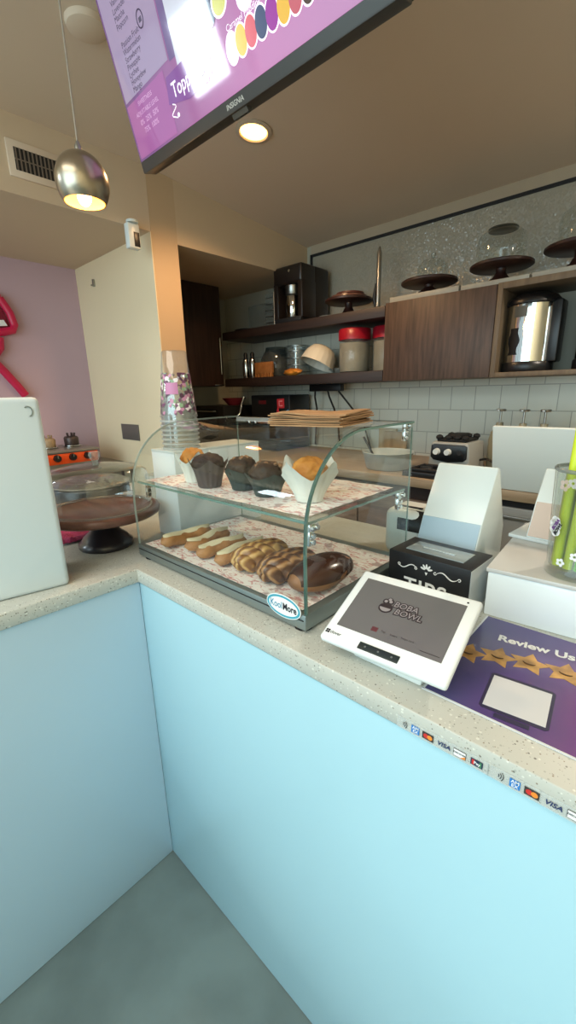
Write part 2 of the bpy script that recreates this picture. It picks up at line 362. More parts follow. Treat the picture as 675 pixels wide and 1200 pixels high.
# payment mark strip on the slab edge
t = thing('payment_sticker_strip', 'long clear sticker strip of card logos on the worktop front edge', 'sticker', (0.8, 0, 0.88))
MB().box(0.693, 1.05, -0.0012, -0.0002, 0.8815, 0.8995).build('clear_strip', glass('clear film', 'ffffff', 1.15, 0.3, haze=0.25, hazecol='e3e9e6'), t)
ST = frame((0, -0.0016, 0.8905), (1, 0, 0), (0, 0, 1))
M_blue = mat('card blue', '2a78c2', 0.5); M_red = mat('card red', 'c3302c', 0.5); M_org = mat('card orange', 'e58a34', 0.5); M_navy = mat('navy ink', '1c2c5c', 0.5)
M_mcb = mat('card charcoal', '3a3634', 0.5); M_dkb = mat('card dark blue', '223149', 0.5); M_grn = mat('card green', '3f7a55', 0.5)
for k, x0 in enumerate((0.704, 0.823, 0.942)):
    mb = MB(M=ST)
    for r in (0.0028, 0.0052, 0.0076):
        mb.tube([(x0 - 0.004 + r * cos(a), r * sin(a) * 1.05, 0) for a in [rad(-42 + 12 * i) for i in range(8)]], 0.00045, 4)
    mb.build('contactless_mark', M_dkink, t)
    MB(M=ST).box(x0 + 0.010, x0 + 0.021, -0.0055, 0.0055, -0.0002, 0.0002).build('card_mark', M_blue, t)
    text('AM', 0.006, M_ink, t, ST @ T(x0 + 0.0157, 0.0026, 0.0004), bold=0.0001)
    text('EX', 0.006, M_ink, t, ST @ T(x0 + 0.0157, -0.0026, 0.0004), bold=0.0001)
    c = MB(M=ST).box(x0 + 0.025, x0 + 0.040, -0.005, 0.005, -0.0002, 0.0002).build('card_mark', M_mcb, t)
    MB(M=ST).disc((x0 + 0.0300, 0), 0.0034, 0.0034, z=0.0004).build('card_circle', M_red, t)
    MB(M=ST).disc((x0 + 0.0352, 0), 0.0034, 0.0034, z=0.0005).build('card_circle', M_org, t)
    text('VISA', 0.0085, M_navy, t, ST @ T(x0 + 0.053, 0, 0.0004), bold=0.0002, shear=0.25)
    MB(M=ST).box(x0 + 0.0655, x0 + 0.0805, -0.005, 0.005, -0.0002, 0.0002).build('card_mark', M_mcb, t)
    MB(M=ST).box(x0 + 0.0660, x0 + 0.0800, -0.0045, 0.0045, 0, 0.0003).build('card_mark', M_ink, t)
    MB(M=ST).poly([(x0 + 0.074, -0.0045, 0.0004), (x0 + 0.080, -0.0045, 0.0004), (x0 + 0.080, 0.000, 0.0004)]).build('card_corner', M_org, t)
    text('DISCOVER', 0.0030, M_dkink, t, ST @ T(x0 + 0.073, 0.0006, 0.0006), bold=0.0001)
    MB(M=ST).box(x0 + 0.086, x0 + 0.100, -0.0045, 0.0045, -0.0002, 0.0002).build('card_mark', M_dkb, t)
    MB(M=ST).box(x0 + 0.0875, x0 + 0.0905, -0.0035, 0.0035, 0, 0.0004).build('card_stripe', M_red, t)
    MB(M=ST).box(x0 + 0.0960, x0 + 0.0985, -0.0035, 0.0035, 0, 0.0004).build('card_stripe', M_grn, t)
    text('Pay', 0.0055, M_ink, t, ST @ T(x0 + 0.0935, 0, 0.0006), bold=0.0001)
    MB(M=ST).box(x0 + 0.1058, x0 + 0.1063, -0.008, 0.008, 0, 0.0003).build('strip_divider', mat('grey line', '8f9998', 0.5), t)

# ------------------------------------------------------------------ pastry display case
XL, XR, Y0, Y1 = -0.07, 0.493, 0.045, 0.40
t = thing('display_case', 'curved glass countertop pastry case with two levels and aluminium base', 'display case', (0.21, 0.22, H))
mb = MB().box(XL, XR, Y0, Y1, 0.922, 0.951, 0.002)
mb.build('base', M_alu, t)
MB().box(XL + 0.004, XR - 0.004, Y0 - 0.0012, Y0, 0.9395, 0.9412).build('base_groove', M_blackm, t)
for x in (XL + 0.03, XR - 0.022):
    for y in (Y0 + 0.02, Y1 - 0.03): MB().cyl((x, y, H), (x, y, 0.9225), 0.016, 0.018, 20).build('foot', M_rubber, t)
prof = [(0.0475, 0.951), (0.0470, 1.00), (0.0465, 1.06), (0.0480, 1.092)]
for i in range(1, 15):
    a = PI / 2 * i / 15; prof.append((0.048 + 0.165 * (1 - cos(a)), 1.092 + 0.160 * sin(a)))
prof += [(0.215, 1.252), (0.30, 1.253), (0.398, 1.253)]
def sheet(x0, x1, th=0.004):
    pts = []
    for (y, z), nx in zip(prof, prof[1:] + [prof[-1]]): pts.append((y, z))
    inner = []
    for i, (y, z) in enumerate(pts):
        a = pts[max(i - 1, 0)]; b = pts[min(i + 1, len(pts) - 1)]
        dy, dz = b[0] - a[0], b[1] - a[1]; l = math.hypot(dy, dz); inner.append((y + dz / l * th, z - dy / l * th))
    return pts, inner
po, pi_ = sheet(XL, XR)
mb = MB(); n = len(po)
mb.grid(lambda u, v: (XL + (XR - XL) * v, *po[min(int(round(u * (n - 1))), n - 1)]), n - 1, 1)
mb.build('curved_glass', M_glass, t, 60)
for x in (XL, XR):
    mb = MB().poly([(x, y, z) for y, z in pi_] + [(x, 0.398, 0.951)])
    mb.build('side_glass', M_glass, t)
    mb = MB()
    xa, xb = (x, x + 0.0025) if x < 0 else (x - 0.005, x)
    for i in range(n - 1):
        mb.prism([po[i], po[i + 1], pi_[i + 1], pi_[i]], 'x', xa, xb)
    mb.build('glass_edge', M_edge if x > 0 else mat('pale glass edge', 'a9b9b3', 0.2), t)
    MB().box(xa, xa + 0.002, 0.396, 0.398, 0.951, 1.251).build('back_post', M_edge, t)
MB().box(XL + 0.01, XR - 0.01, 0.386, 0.398, 1.238, 1.250, 0.001).build('top_rail', mat('white rail', 'd4dad8', 0.35), t)
for x0, x1, y in ((XL + 0.006, 0.215, 0.388), (0.205, XR - 0.006, 0.3935)):
    d = MB().box(x0, x1, y, y + 0.004, 0.953, 1.237).build('sliding_door', M_glass, t)
    MB().box(x1 - 0.03 if x0 < 0 else x0 + 0.02, x1 - 0.022 if x0 < 0 else x0 + 0.028, y + 0.004, y + 0.009, 1.05, 1.12, 0.001).build('door_pull', M_chrome, d)
MB().box(XL + 0.006, XR - 0.006, 0.062, 0.384, 1.1065, 1.1125).build('glass_shelf', M_glass, t)
MB().box(XL + 0.006, XR - 0.006, 0.0605, 0.0635, 1.1075, 1.1120).build('shelf_edge', M_edge, t)
MB().box(XR - 0.0078, XR - 0.0062, 0.062, 0.384, 1.1075, 1.1115).build('shelf_edge', M_edge, t)
def bracket(x, y, z, s):
    mb = MB().box(x - 0.004, x + 0.004, y - 0.006, y + 0.018, z - 0.006, z + 0.008, 0.0015).box(x - 0.004, x + 0.004, y - 0.007, y + 0.006, z - 0.03, z - 0.005, 0.0015)
    for dy, dz in ((0.011, 0.001), (0, -0.012), (0, -0.023)): mb.cyl((x - 0.009 * s, y + dy, z + dz), (x + 0.004, y + dy, z + dz), 0.0045, seg=14)
    mb.build('shelf_bracket', M_chrome, t)
bracket(XR - 0.011, 0.072, 1.098, -1); bracket(XR - 0.011, 0.365, 1.098, -1); bracket(XR - 0.011, 0.380, 1.243, -1)
bracket(XL + 0.011, 0.085, 1.098, 1); bracket(XL + 0.011, 0.365, 1.098, 1)
# oval maker badge
BD = frame((0.445, 0.0425, 0.955), (1, 0, 0), (0, 0, 1))
b = MB(M=BD).prism([(0.041 * cos(2 * PI * i / 40), 0.0215 * sin(2 * PI * i / 40)) for i in range(40)], 'z', 0, 0.0012).build('badge', M_ink, t)
mb = MB(M=BD)
ring = [(cos(2 * PI * i / 40), sin(2 * PI * i / 40)) for i in range(41)]
mb.grid(lambda u, v: ((0.0395 - 0.0045 * v) * ring[int(round(u * 40))][0], (0.0200 - 0.0040 * v) * ring[int(round(u * 40))][1], 0.0015), 40, 1)
mb.build('badge_border', mat('badge teal', '3f9db4', 0.4), b)
text('Kool', 0.0185, mat('badge blue', '2f80a4', 0.4), b, BD @ T(-0.0170, 0, 0.0016), bold=0.0002, sx=0.80)
text('More', 0.0185, M_dkink, b, BD @ T(0.0150, 0, 0.0017), bold=0.0005, sx=0.80)

# paper liners
def liner_sheet(x0, x1, y0, y1, z, seed, label):
    mb = MB()
    def f(u, v):
        x = x0 + (x1 - x0) * u; y = y0 + (y1 - y0) * v
        return (x, y, z + 0.0012 * noise.noise((x * 30 + seed, y * 30, seed)) + 0.0014)
    mb.grid(f, 40, 28)
    single('paper_liner', mb, M_liner, label, 'paper liner', ((x0 + x1) / 2, (y0 + y1) / 2, z), 'printed paper liners in the pastry case')
liner_sheet(-0.052, 0.478, 0.055, 0.372, 0.9515, 1.0, 'red and white printed liner paper under the eclairs on the case floor')
liner_sheet(-0.050, 0.470, 0.075, 0.365, 1.1130, 5.0, 'red and white printed liner paper under the muffins on the glass shelf')

# eclairs
M_dough = mat('baked choux', 'b5824f', 0.55, col2='8a5c34', nscale=25, bump=0.15, bscale=60)
M_icing = mat('cream icing', 'd9cfae', 0.45, bump=0.1, bscale=50)
def eclair(label, x, y, z, a, L, dark=False):
    t = thing('eclair', label, 'eclair', (x, y, z), 'iced eclairs on the case floor', a)
    F = FRAME[t.name]
    def f(c): return 1 + 0.05 * noise.noise(c * 3 + Vector((x * 40, 0, 0)))
    n = 14; pts = []; rr = []
    for i in range(n + 1):
        u = i / n; pts.append((0.004 * sin(u * 7 + x * 60), -L / 2 + L * u, 0.0165 + 0.002 * sin(u * 9 + x * 20))); rr.append(0.0195 * max(0.12, (1 - abs(2 * u - 1) ** 6) ** 0.5) * (1 + 0.07 * sin(u * 17 + x * 30)))
    MB(M=F).tube(pts, rr, 16, flat=0.84).build('choux_bun', M_dough, t, 80)
    mb = MB(M=F)
    def g(u, v):
        yy = (-0.46 + 0.92 * u) * L; w = 0.0128 * max(0.15, (1 - abs(2 * u - 1) ** 5) ** 0.5) * (1 + 0.10 * sin(u * 21 + x * 50)); q = 2 * v - 1
        i = min(int((yy / L + 0.5) * n), n - 1); p = pts[i]; p2 = pts[i + 1]; ff = (yy / L + 0.5) * n - i
        xx = p[0] + (p2[0] - p[0]) * ff; zz = p[2] + (p2[2] - p[2]) * ff
        return (xx + w * q, yy, zz + 0.0165 * math.sqrt(max(0, 1 - (q * 0.78) ** 2)) + 0.0022)
    mb.grid(g, 20, 8); mb.build('icing', M_icing, t, 80)
ZL = 0.9545
eclair('cream iced eclair at the far left end of the row on the case floor', 0.029, 0.127, ZL, rad(-3), 0.145)
eclair('cream iced eclair second from the left end of the pastry row', 0.092, 0.148, ZL, rad(4), 0.142)
eclair('cream iced eclair third from the left end of the pastry row', 0.156, 0.139, ZL, rad(-4), 0.138)
eclair('cream iced eclair lying directly against the first twisted bun', 0.212, 0.147, ZL, rad(-1), 0.148)

# twisted buns + chocolate brioche
def twist_mat(name, a, b_, c):
    m, nt, out = new_mat(name)
    b = N(nt, 'ShaderNodeBsdfPrincipled', Roughness=0.38); nt.links.new(b.outputs[0], out.inputs[0])
    tc = N(nt, 'ShaderNodeTexCoord')
    w = N(nt, 'ShaderNodeTexWave'); w.inputs['Scale'].default_value = 16; w.inputs['Distortion'].default_value = 9; w.inputs['Detail'].default_value = 2; w.inputs['Detail Scale'].default_value = 1.0
    nt.links.new(tc.outputs['Object'], w.inputs['Vector'])
    rp = N(nt, 'ShaderNodeValToRGB'); e = rp.color_ramp.elements; e[0].position = 0.15; e[0].color = lin(a); e[1].position = 0.85; e[1].color = lin(c); k = e.new(0.5); k.color = lin(b_)
    nt.links.new(w.outputs['Fac'], rp.inputs[0]); nt.links.new(rp.outputs[0], b.inputs['Base Color'])
    bp = N(nt, 'ShaderNodeBump'); bp.inputs['Strength'].default_value = 0.5; bp.inputs['Distance'].default_value = 0.006
    nt.links.new(w.outputs['Fac'], bp.inputs['Height']); nt.links.new(bp.outputs[0], b.inputs['Normal'])
    return m
M_tw = twist_mat('golden twisted bun', '86592e', 'ab7d45', 'c89e61'); M_tw2 = twist_mat('darker twisted bun', '5a381f', '845937', 'a87b4c')
M_choc = mat('glossy chocolate brioche', '4a2a1e', 0.22, col2='33190f', nscale=12)
M_bri = mat('brioche crumb', '9c6b41', 0.5, col2='6e4426', nscale=20, bump=0.2, bscale=40)
def bun(label, x, y, a, m, seed, sx=0.043, sy=0.076, choc=False):
    t = thing('brioche_bun' if choc else 'twisted_bun', label, 'bun', (x, y, ZL), None if choc else 'twisted buns on the case floor', a)
    F = FRAME[t.name]; mb = MB(M=F)
    if choc:
        mb.ell((0, 0, 0.031), (sx, sy, 0.032), 4, fn=lambda c: 1 + 0.05 * noise.noise(c * 2 + Vector((seed, 0, 0))))
        mb.build('brioche_body', m, t, 80)
        def g(u, v):
            th = rad(-62 + 152 * v); ph = rad(-100 + 200 * u); k = 1.03 + 0.03 * noise.noise((u * 5, v * 5, seed))
            return (sx * k * sin(ph) * cos(th), sy * k * sin(th), 0.031 + 0.032 * k * cos(ph) * cos(th))
        MB(M=F).grid(g, 24, 18).build('chocolate_glaze', M_choc, t, 80)
    else:
        # strands plaited round each other
        n = 40
        mb.ell((0, 0, 0.018), (sx * 0.85, sy * 0.92, 0.019), 3)
        for s in range(3):
            pts = []; rr = []
            for i in range(n + 1):
                u = i / n; w = u * 2 * PI * 1.6 + s * 2 * PI / 3
                env = max(0.18, (1 - abs(2 * u - 1) ** 3) ** 0.5)
                pts.append((sx * 0.60 * env * sin(w) + 0.004 * noise.noise((u * 3, s, seed)), -sy * 0.86 + 2 * sy * 0.86 * u, 0.024 + 0.012 * cos(w) * env + 0.002 * noise.noise((u * 4, s + 9, seed))))
                rr.append(0.0175 * env + 0.002)
            mb.tube(pts, rr, 12)
        mb.build('plaited_dough', m, t, 80)
bun('golden plaited bun beside the last eclair on the case floor', 0.279, 0.145, rad(-8), M_tw, 2.0, 0.038, 0.074)
bun('darker plaited bun between the golden plaited bun and the chocolate brioche', 0.363, 0.141, rad(-10), M_tw2, 7.0, 0.038, 0.074)
bun('long chocolate glazed brioche at the right end of the pastry row', 0.446, 0.148, rad(-6), M_bri, 4.0, 0.040, 0.078, True)

# muffins in tulip wrappers
M_mchoc = mat('chocolate muffin crumb', '33201d', 0.75, col2='1c0e0c', nscale=30, bump=0.5, bscale=60)
M_mdark = mat('chunky chocolate muffin crumb', '3a281c', 0.7, col2='1d120d', nscale=40, bump=0.5, bscale=60)
M_mor = mat('orange sponge', 'd79a45', 0.65, col2='b9782c', nscale=20, bump=0.3, bscale=60)
M_wbrown = mat('grey brown wrapper', '4c4442', 0.6); M_wgreen = mat('dark green wrapper', '233431', 0.6); M_wwhite = mat('white wrapper', 'd6d8cf', 0.65)
def muffin(label, x, y, a, crumb, wrap, R=0.036, hh=0.062, petal=0.010, flare=1.15, seed=0, top=1.0, chunks=0):
    t = thing('muffin', label, 'muffin', (x, y, 1.1160), 'muffins on the glass shelf', a)
    F = FRAME[t.name]
    def w(u, v):
        an = 2 * PI * u; p = 1 - abs(((u * 4) % 1.0) * 2 - 1); p = p ** 1.4
        r = R * (0.70 + (flare - 0.70) * v ** 1.3) * (1 + 0.02 * sin(an * 16)); r *= 1 + 0.45 * p * max(0, v - 0.55) * (flare - 0.6)
        z = v * (hh * (0.72 + petal * 26 * p + 0.05 * noise.noise((cos(an) * 2, sin(an) * 2, seed))))
        return (r * cos(an), r * sin(an), z)
    mb = MB(M=F).grid(w, 64, 10).lathe([(0, 0.0006), (R * 0.70, 0.0006)], seg=32)
    mb.build('wrapper', wrap, t, 60)
    mb = MB(M=F)
    mb.ell((0, 0, hh * 0.80), (R * 0.98, R * 0.98, 0.024 * top), 4, fn=lambda c: 1 + 0.16 * noise.noise(c * 3.4 + Vector((seed, seed, 0))) + 0.06 * noise.noise(c * 8))
    rr = random.Random(seed)
    mb.build('muffin_top', crumb, t, 80)
    if chunks:
        mb = MB(M=F)
        for i in range(chunks):
            an = rr.uniform(0, 2 * PI); q = rr.uniform(0.2, 0.8); s = rr.uniform(0.005, 0.008)
            mb.ell((R * q * cos(an), R * q * sin(an), hh * 0.80 + 0.022 * top * math.sqrt(1 - q * q)), (s, s * 1.3, s * 0.8), 1)
        mb.build('chocolate_chunks', mat('chocolate chunks', '1e1310', 0.4) if crumb is M_mchoc else mat('pale brown chunks', '7b5f45', 0.6), t)
    return t
muffin('orange muffin in an open white wrapper at the left end of the shelf', 0.068, 0.138, 0.5, M_mor, M_wwhite, 0.030, 0.066, 0.016, 1.25, 3, 1.1)
muffin('dark chocolate muffin in a grey-brown paper wrapper', 0.140, 0.128, 0.2, M_mchoc, M_wbrown, 0.037, 0.062, 0.012, 1.10, 5, 1.0)
muffin('chunky chocolate muffin in green wrapper next to the grey-brown one', 0.223, 0.155, 0.9, M_mdark, M_wgreen, 0.034, 0.054, 0.009, 1.12, 8, 1.1, 9)
muffin('chunky chocolate muffin in green wrapper, middle of the shelf beside the big orange muffin', 0.306, 0.148, 0.3, M_mdark, M_wgreen, 0.037, 0.052, 0.009, 1.15, 11, 1.1, 10)
muffin('large orange muffin in a wide white tulip wrapper near the right glass', 0.402, 0.166, 0.75, M_mor, M_wwhite, 0.036, 0.066, 0.020, 1.45, 15, 1.25)

# kraft bags on top of the case
M_kraft = mat('brown kraft paper', 'b08a62', 0.75, col2='9c7750', nscale=12)
M_kraft2 = mat('worn kraft paper', 'a47c54', 0.75, col2='8d6843', nscale=12)
BAGS = ['topmost flat kraft paper bag of the pile on the case', 'second flat kraft paper bag from the top of the pile', 'third flat kraft paper bag from the top of the pile',
        'middle flat kraft paper bag of the pile on the case', 'flat kraft paper bag third from the bottom of the pile', 'flat kraft paper bag second from the bottom of the pile', 'lowest flat kraft paper bag lying on the case top']
for i in range(7):
    rr = random.Random(40 + i); z0 = 1.2545 + 0.0030 * i
    mb = MB(); w, d = 0.150, 0.165
    def f(u, v, i=i, z0=z0):
        x = (u - 0.5) * w; y = (v - 0.5) * d
        return (x, y, 0.0022 * (i / 6) * (1 + sin(u * 5.5 + v * 2 + 0.6)) + 0.0012 * (i / 6) * noise.noise((u * 5, v * 5, i * 0.3)))
    mb.grid(f, 18, 14, thick=-0.0024)
    a = rad(14 + rr.uniform(-4, 4)); cx, cy = 0.372 + rr.uniform(-0.005, 0.005), 0.245 + rr.uniform(-0.004, 0.004)
    mb.M = T(cx, cy, z0) @ Matrix.Rotation(a, 4, 'Z')
    bmesh.ops.transform(mb.bm, matrix=mb.M, verts=mb.bm.verts); mb.M = None
    single('paper_bag', mb, M_kraft if i % 2 == 0 else M_kraft2, BAGS[6 - i], 'paper bag', (cx, cy, z0), 'kraft paper bags piled on the pastry case', 40)

# ------------------------------------------------------------------ customer payment screen
PO = (0.545, 0.016, 0.950); A = rad(3.58); B_ = rad(23.5)
PM = frame(PO, (cos(A), sin(A), 0), (-sin(A) * cos(B_), cos(A) * cos(B_), sin(B_)))
t = thing('payment_terminal', 'white tilted payment terminal with grey screen on the worktop edge', 'payment terminal', (0.64, 0.08, H))
W_, H_ = 0.198, 0.155
MB(M=PM).box(0, W_, 0, H_, -0.014, 0, 0.005, 3).build('housing', mat('white terminal shell', 'e6ecec', 0.3), t)
s = MB(M=PM).box(0.0155, 0.1808, 0.030, 0.1375, -0.0005, 0.0006).build('screen', mat('grey lit screen', '5c5b5a', 0.18, emit='6a6764', estr=0.3), t)
M_logo = mat('screen logo ink', '2d2327', 0.5); M_logo2 = mat('screen logo fill', '857f80', 0.5, emit='857f80', estr=0.2)
for txt, x, y in (('BOBA', 0.1005, 0.1000), ('BOWL', 0.1090, 0.0868)):
    text(txt, 0.0150, M_logo, s, PM @ T(x, y, 0.0010), bold=0.0017, shear=0.12)
    text(txt, 0.0150, M_logo2, s, PM @ T(x, y, 0.0013), bold=0.0001, shear=0.12)
mb = MB(M=PM).disc((0.0712, 0.0885), 0.0115, 0.0098, z=0.0010)
for dx, dy, r in ((-0.0045, 0.0125, 0.0052), (0.0035, 0.0135, 0.0052), (0.0005, 0.0175, 0.0042)): mb.disc((0.0712 + dx, 0.0885 + dy), r, r, z=0.0011)
mb.build('bowl_emblem', M_logo, s)
mb = MB(M=PM).poly([(0.0712 + 0.0090 * cos(a), 0.0885 + 0.0075 * sin(a), 0.0014) for a in [PI + PI * i / 14 for i in range(15)]])
for dx, dy in ((-0.0045, 0.0125), (0.0035, 0.0135), (0.0005, 0.0175)): mb.disc((0.0712 + dx, 0.0885 + dy), 0.0028, 0.0028, z=0.0014)
mb.build('bowl_emblem_fill', M_logo2, s)
MB(M=PM).box(0.069, 0.079, 0.041, 0.049, 0.0006, 0.0009).build('screen_mark', mat('dull red mark', '5d2f35', 0.5), s)
for tx, x, y, sz in (('Tap', 0.088, 0.0455, 0.005), ('Insert', 0.105, 0.0450, 0.005), ('Swipe card', 0.126, 0.0460, 0.0045)):
    text(tx, sz, M_logo, s, PM @ T(x, y, 0.0010))
MB(M=PM).box(0.148, 0.176, 0.0368, 0.0376, 0.0006, 0.0009).build('screen_line', M_logo, s)
r = MB(M=PM).box(0.0650, 0.1285, 0.0045, 0.0168, -0.0006, 0.0012, 0.0008).build('card_reader_slot', mat('dark reader window', '2b3436', 0.25), t)
for x in (0.076, 0.097, 0.118): MB(M=PM).disc((x, 0.0105), 0.0016, 0.0016, z=0.0015).build('reader_mark', M_alu, r)
MB(M=PM).disc((0.1796, 0.1437), 0.0016, 0.0016, z=0.0004).build('camera_dot', M_black, t)
text('clover', 0.0075, mat('grey ink', '5b6163', 0.5), t, PM @ T(0.0225, 0.0146, 0.0004), bold=0.00015)
mb = MB(M=PM)
for i in range(4): mb.disc((0.0085 + 0.0026 * cos(i * PI / 2 + 0.78), 0.0146 + 0.0026 * sin(i * PI / 2 + 0.78)), 0.0019, 0.0019, z=0.0004)
mb.build('clover_emblem', M_dkink, t)
# wedge stand beneath
pts = [(0.04, H), (0.165, H), (0.165, 0.995), (0.150, 0.990), (0.035, 0.940)]
MB().prism([(0.050, H), (0.158, H), (0.150, 0.988), (0.06, 0.950)], 'x', 0.585, 0.700, 0.004).build('stand', M_white2, t)

# tips box
t = thing('tip_box', 'black tip box with white lettering and clear slot top, right of the case', 'tip box', (0.59, 0.34, H))
TB = frame((0.505, 0.297, H), (0.9985, -0.04, 0), (0.04, 0.9985, 0)); wB, dB, hB = 0.167, 0.103, 0.088
M_tb = mat('black card box', '15171b', 0.4)
MB(M=TB).box(0, wB, 0, dB, 0, hB, 0.0012).build('box_body', M_tb, t)
MB(M=TB).box(wB - 0.0002, wB + 0.0012, 0.002, dB - 0.002, 0.001, hB - 0.003).build('side_panel', mat('pale grey side', 'b9c1c2', 0.5), t)
MB(M=TB).box(0.024, wB - 0.024, 0.024, dB - 0.024, hB - 0.001, hB + 0.0015, 0.0005).build('lid_window', mat('frosted lid window', '8a979a', 0.15, spec=0.8), t)
MB(M=TB).box(0.05, wB - 0.05, 0.044, 0.050, hB + 0.001, hB + 0.003).build('coin_slot', M_chrome, t)
FT = TB @ frame((0, -0.0006, 0), (1, 0, 0), (0, 0, 1))
text('TIPS', 0.046, M_ink, t, FT @ T(wB * 0.49, 0.021, 0), bold=0.0006, space=1.1)
def scroll(x0, x1, y, flip):
    mb = MB(M=FT); pts = []
    for i in range(25):
        u = i / 24; pts.append((x0 + (x1 - x0) * u, y + 0.005 * sin(u * 2 * PI) * flip, 0.0004))
    mb.tube(pts, [0.0005 + 0.0007 * sin(PI * i / 24) for i in range(25)], 6)
    for xx, d in ((x0, 1), (x1, -1)):
        mb.tube([(xx + d * 0.0025 * (1 - cos(a)) * (1 if d > 0 else 1), y + 0.0025 * sin(a) * d, 0.0004) for a in [2 * PI * k / 14 * 0.85 for k in range(15)]], 0.0008, 6)
    mb.build('scroll_ornament', M_ink, t)
scroll(0.022, 0.064, 0.063, -1); scroll(0.146, 0.104, 0.063, -1)
mb = MB(M=FT)
for a in (-70, -35, 0, 35, 70):
    c = (wB / 2 + 0.008 * sin(rad(a)), 0.064 + 0.008 * cos(rad(a))); mb.disc(c, 0.0020, 0.0052, z=0.0005, rot=rad(-a))
mb.poly([(wB / 2 - 0.003, 0.060, 0.0005), (wB / 2, 0.0535, 0.0005), (wB / 2 + 0.003, 0.060, 0.0005)])
mb.build('fan_ornament', M_ink, t)

# merchant terminal, back shell towards the customer
M_shell = mat('glossy white shell', 'dbe6e6', 0.18)
def merchant(label, M, w, shade):
    t = thing('cashier_terminal', label, 'payment terminal', tuple(M @ Vector((w / 2, 0.09, 0))), 'cashier side terminals')
    MB(M=M).prism([(0.0, 0.0), (0.055, 0.124), (0.120, 0.236), (0.135, 0.234), (0.205, 0.09), (0.205, 0.0)], 'x', 0, w, 0.004).build('shell', M_shell, t)
    k = Vector((0.057, 0.124)); a = Vector((0.003, 0.004))
    MB(M=M).prism([(0.0005, 0.006), (-0.0012, 0.006), (0.0528, 0.1235), (0.0545, 0.1235)], 'x', 0.003, w - 0.003).build('lower_panel', shade, t)  # reflection on the white shell, put into this panel's colour
    MB(M=M).prism([(0.150, 0.222), (0.141, 0.2245), (0.196, 0.112), (0.205, 0.112)], 'x', 0.012, w - 0.012).build('cashier_screen', M_black, t)
    return t
merchant('white slanted cashier terminal standing behind the tip box', T(0.4975, 0.402, H), 0.133, mat('bluish shell reflection', 'a9c3d4', 0.2))

# raised white box, base plate terminal, straw tumbler
t = thing('raised_box', 'low white gloss box on the worktop behind the review poster', 'box', (0.9, 0.5, H))
RB = rotz_about((0.695, 0.315, H), rad(4))
MB(M=RB).box(0.693, 1.15, 0.315, 0.64, H, 1.0, 0.003).build('box_body', mat('white gloss box', 'dfe8ea', 0.18), t)
MB(M=RB).box(0.690, 1.153, 0.312, 0.645, 1.0, 1.008, 0.002).build('box_top', mat('pale grey box top', 'c2c3c0', 0.25), t)
t2 = merchant('white slanted cashier terminal on a flat base behind the straw tumbler', T(0.702, 0.508, 1.0155) @ Matrix.Rotation(rad(-4), 4, 'Z') @ Matrix.Diagonal((1, 0.6, 0.57, 1)), 0.15, mat('peach shell reflection', 'b9a79a', 0.2))
MB(M=T(0.668, 0.512, 1.0083) @ Matrix.Rotation(rad(-6), 4, 'Z')).box(0, 0.20, 0, 0.125, 0, 0.0072, 0.001).build('base_plate', mat('white metal base plate', 'cfd6d6', 0.3), t2)

TC = (0.813, 0.376, 1.0082)
t = thing('straw_tumbler', 'clear acrylic tumbler holding bubble tea straws on the white box', 'tumbler', TC)
MB().lathe([(0, 0.001), (0.044, 0.001), (0.0465, 0.004), (0.0455, 0.012), (0.044, 0.016), (0.0505, 0.178), (0.0515, 0.180), (0.0505, 0.182), (0.0480, 0.180), (0.0415, 0.016), (0.0, 0.014)], TC, 48).build('cup', glass('acrylic', 'f0f2f0', 1.5, 0.04, haze=0.03), t, 50)
MB().lathe([(0.0500, 0.1765), (0.0518, 0.1785), (0.0518, 0.1815), (0.0500, 0.183), (0.0485, 0.1815)], TC, 48).build('rim', mat('smoky rim', '7d8583', 0.15, alpha=0.75), t, 60)
# printed emblem and blossoms on the tumbler wall
def on_cup(ang, z):
    r = 0.0440 + (z - 0.016) / 0.162 * 0.0065 + 0.0006
    return frame((TC[0] + r * cos(ang), TC[1] + r * sin(ang), TC[2] + z), (-sin(ang), cos(ang), 0), (0, 0, 1))
EM = on_cup(rad(-133), 0.085)
mb = MB(M=EM @ Matrix.Rotation(rad(8), 4, 'Z'))
for i in range(7): mb.disc((0.006 * cos(i * 0.9), 0.004 + 0.009 * sin(i * 0.9) - 0.003 * i / 7), 0.0075, 0.0075, z=0.0004)
mb.build('printed_logo', M_ink, t)
text('BOBA', 0.0085, mat('purple ink', '6b3f86', 0.5), t, EM @ T(0.001, 0.006, 0.0010) @ Matrix.Rotation(rad(60), 4, 'Z'), bold=0.0005)
text('BOWL', 0.0085, M_dkink, t, EM @ T(0.007, 0.000, 0.0011) @ Matrix.Rotation(rad(60), 4, 'Z'), bold=0.0005)
def blossom(ang, z, s, m):
    E_ = on_cup(ang, z); mb = MB(M=E_)
    for i in range(5): mb.disc((s * cos(i * 2 * PI / 5), s * sin(i * 2 * PI / 5)), s * 0.62, s * 0.62, 12, z=0.0005)
    mb.build('blossom_print', m, t)
M_rose = mat('rose ink', 'cdb5ac', 0.5, alpha=0.7); M_lil = mat('grey lilac ink', 'c3c0c4', 0.5, alpha=0.7)
for a, z, s, m in ((-122, 0.158, 0.006, M_rose), (-108, 0.163, 0.005, M_lil), (-96, 0.160, 0.005, M_lil), (-112, 0.030, 0.0045, M_ink), (-88, 0.045, 0.0045, M_ink), (-75, 0.155, 0.008, M_rose)): blossom(rad(a), z, s, m)
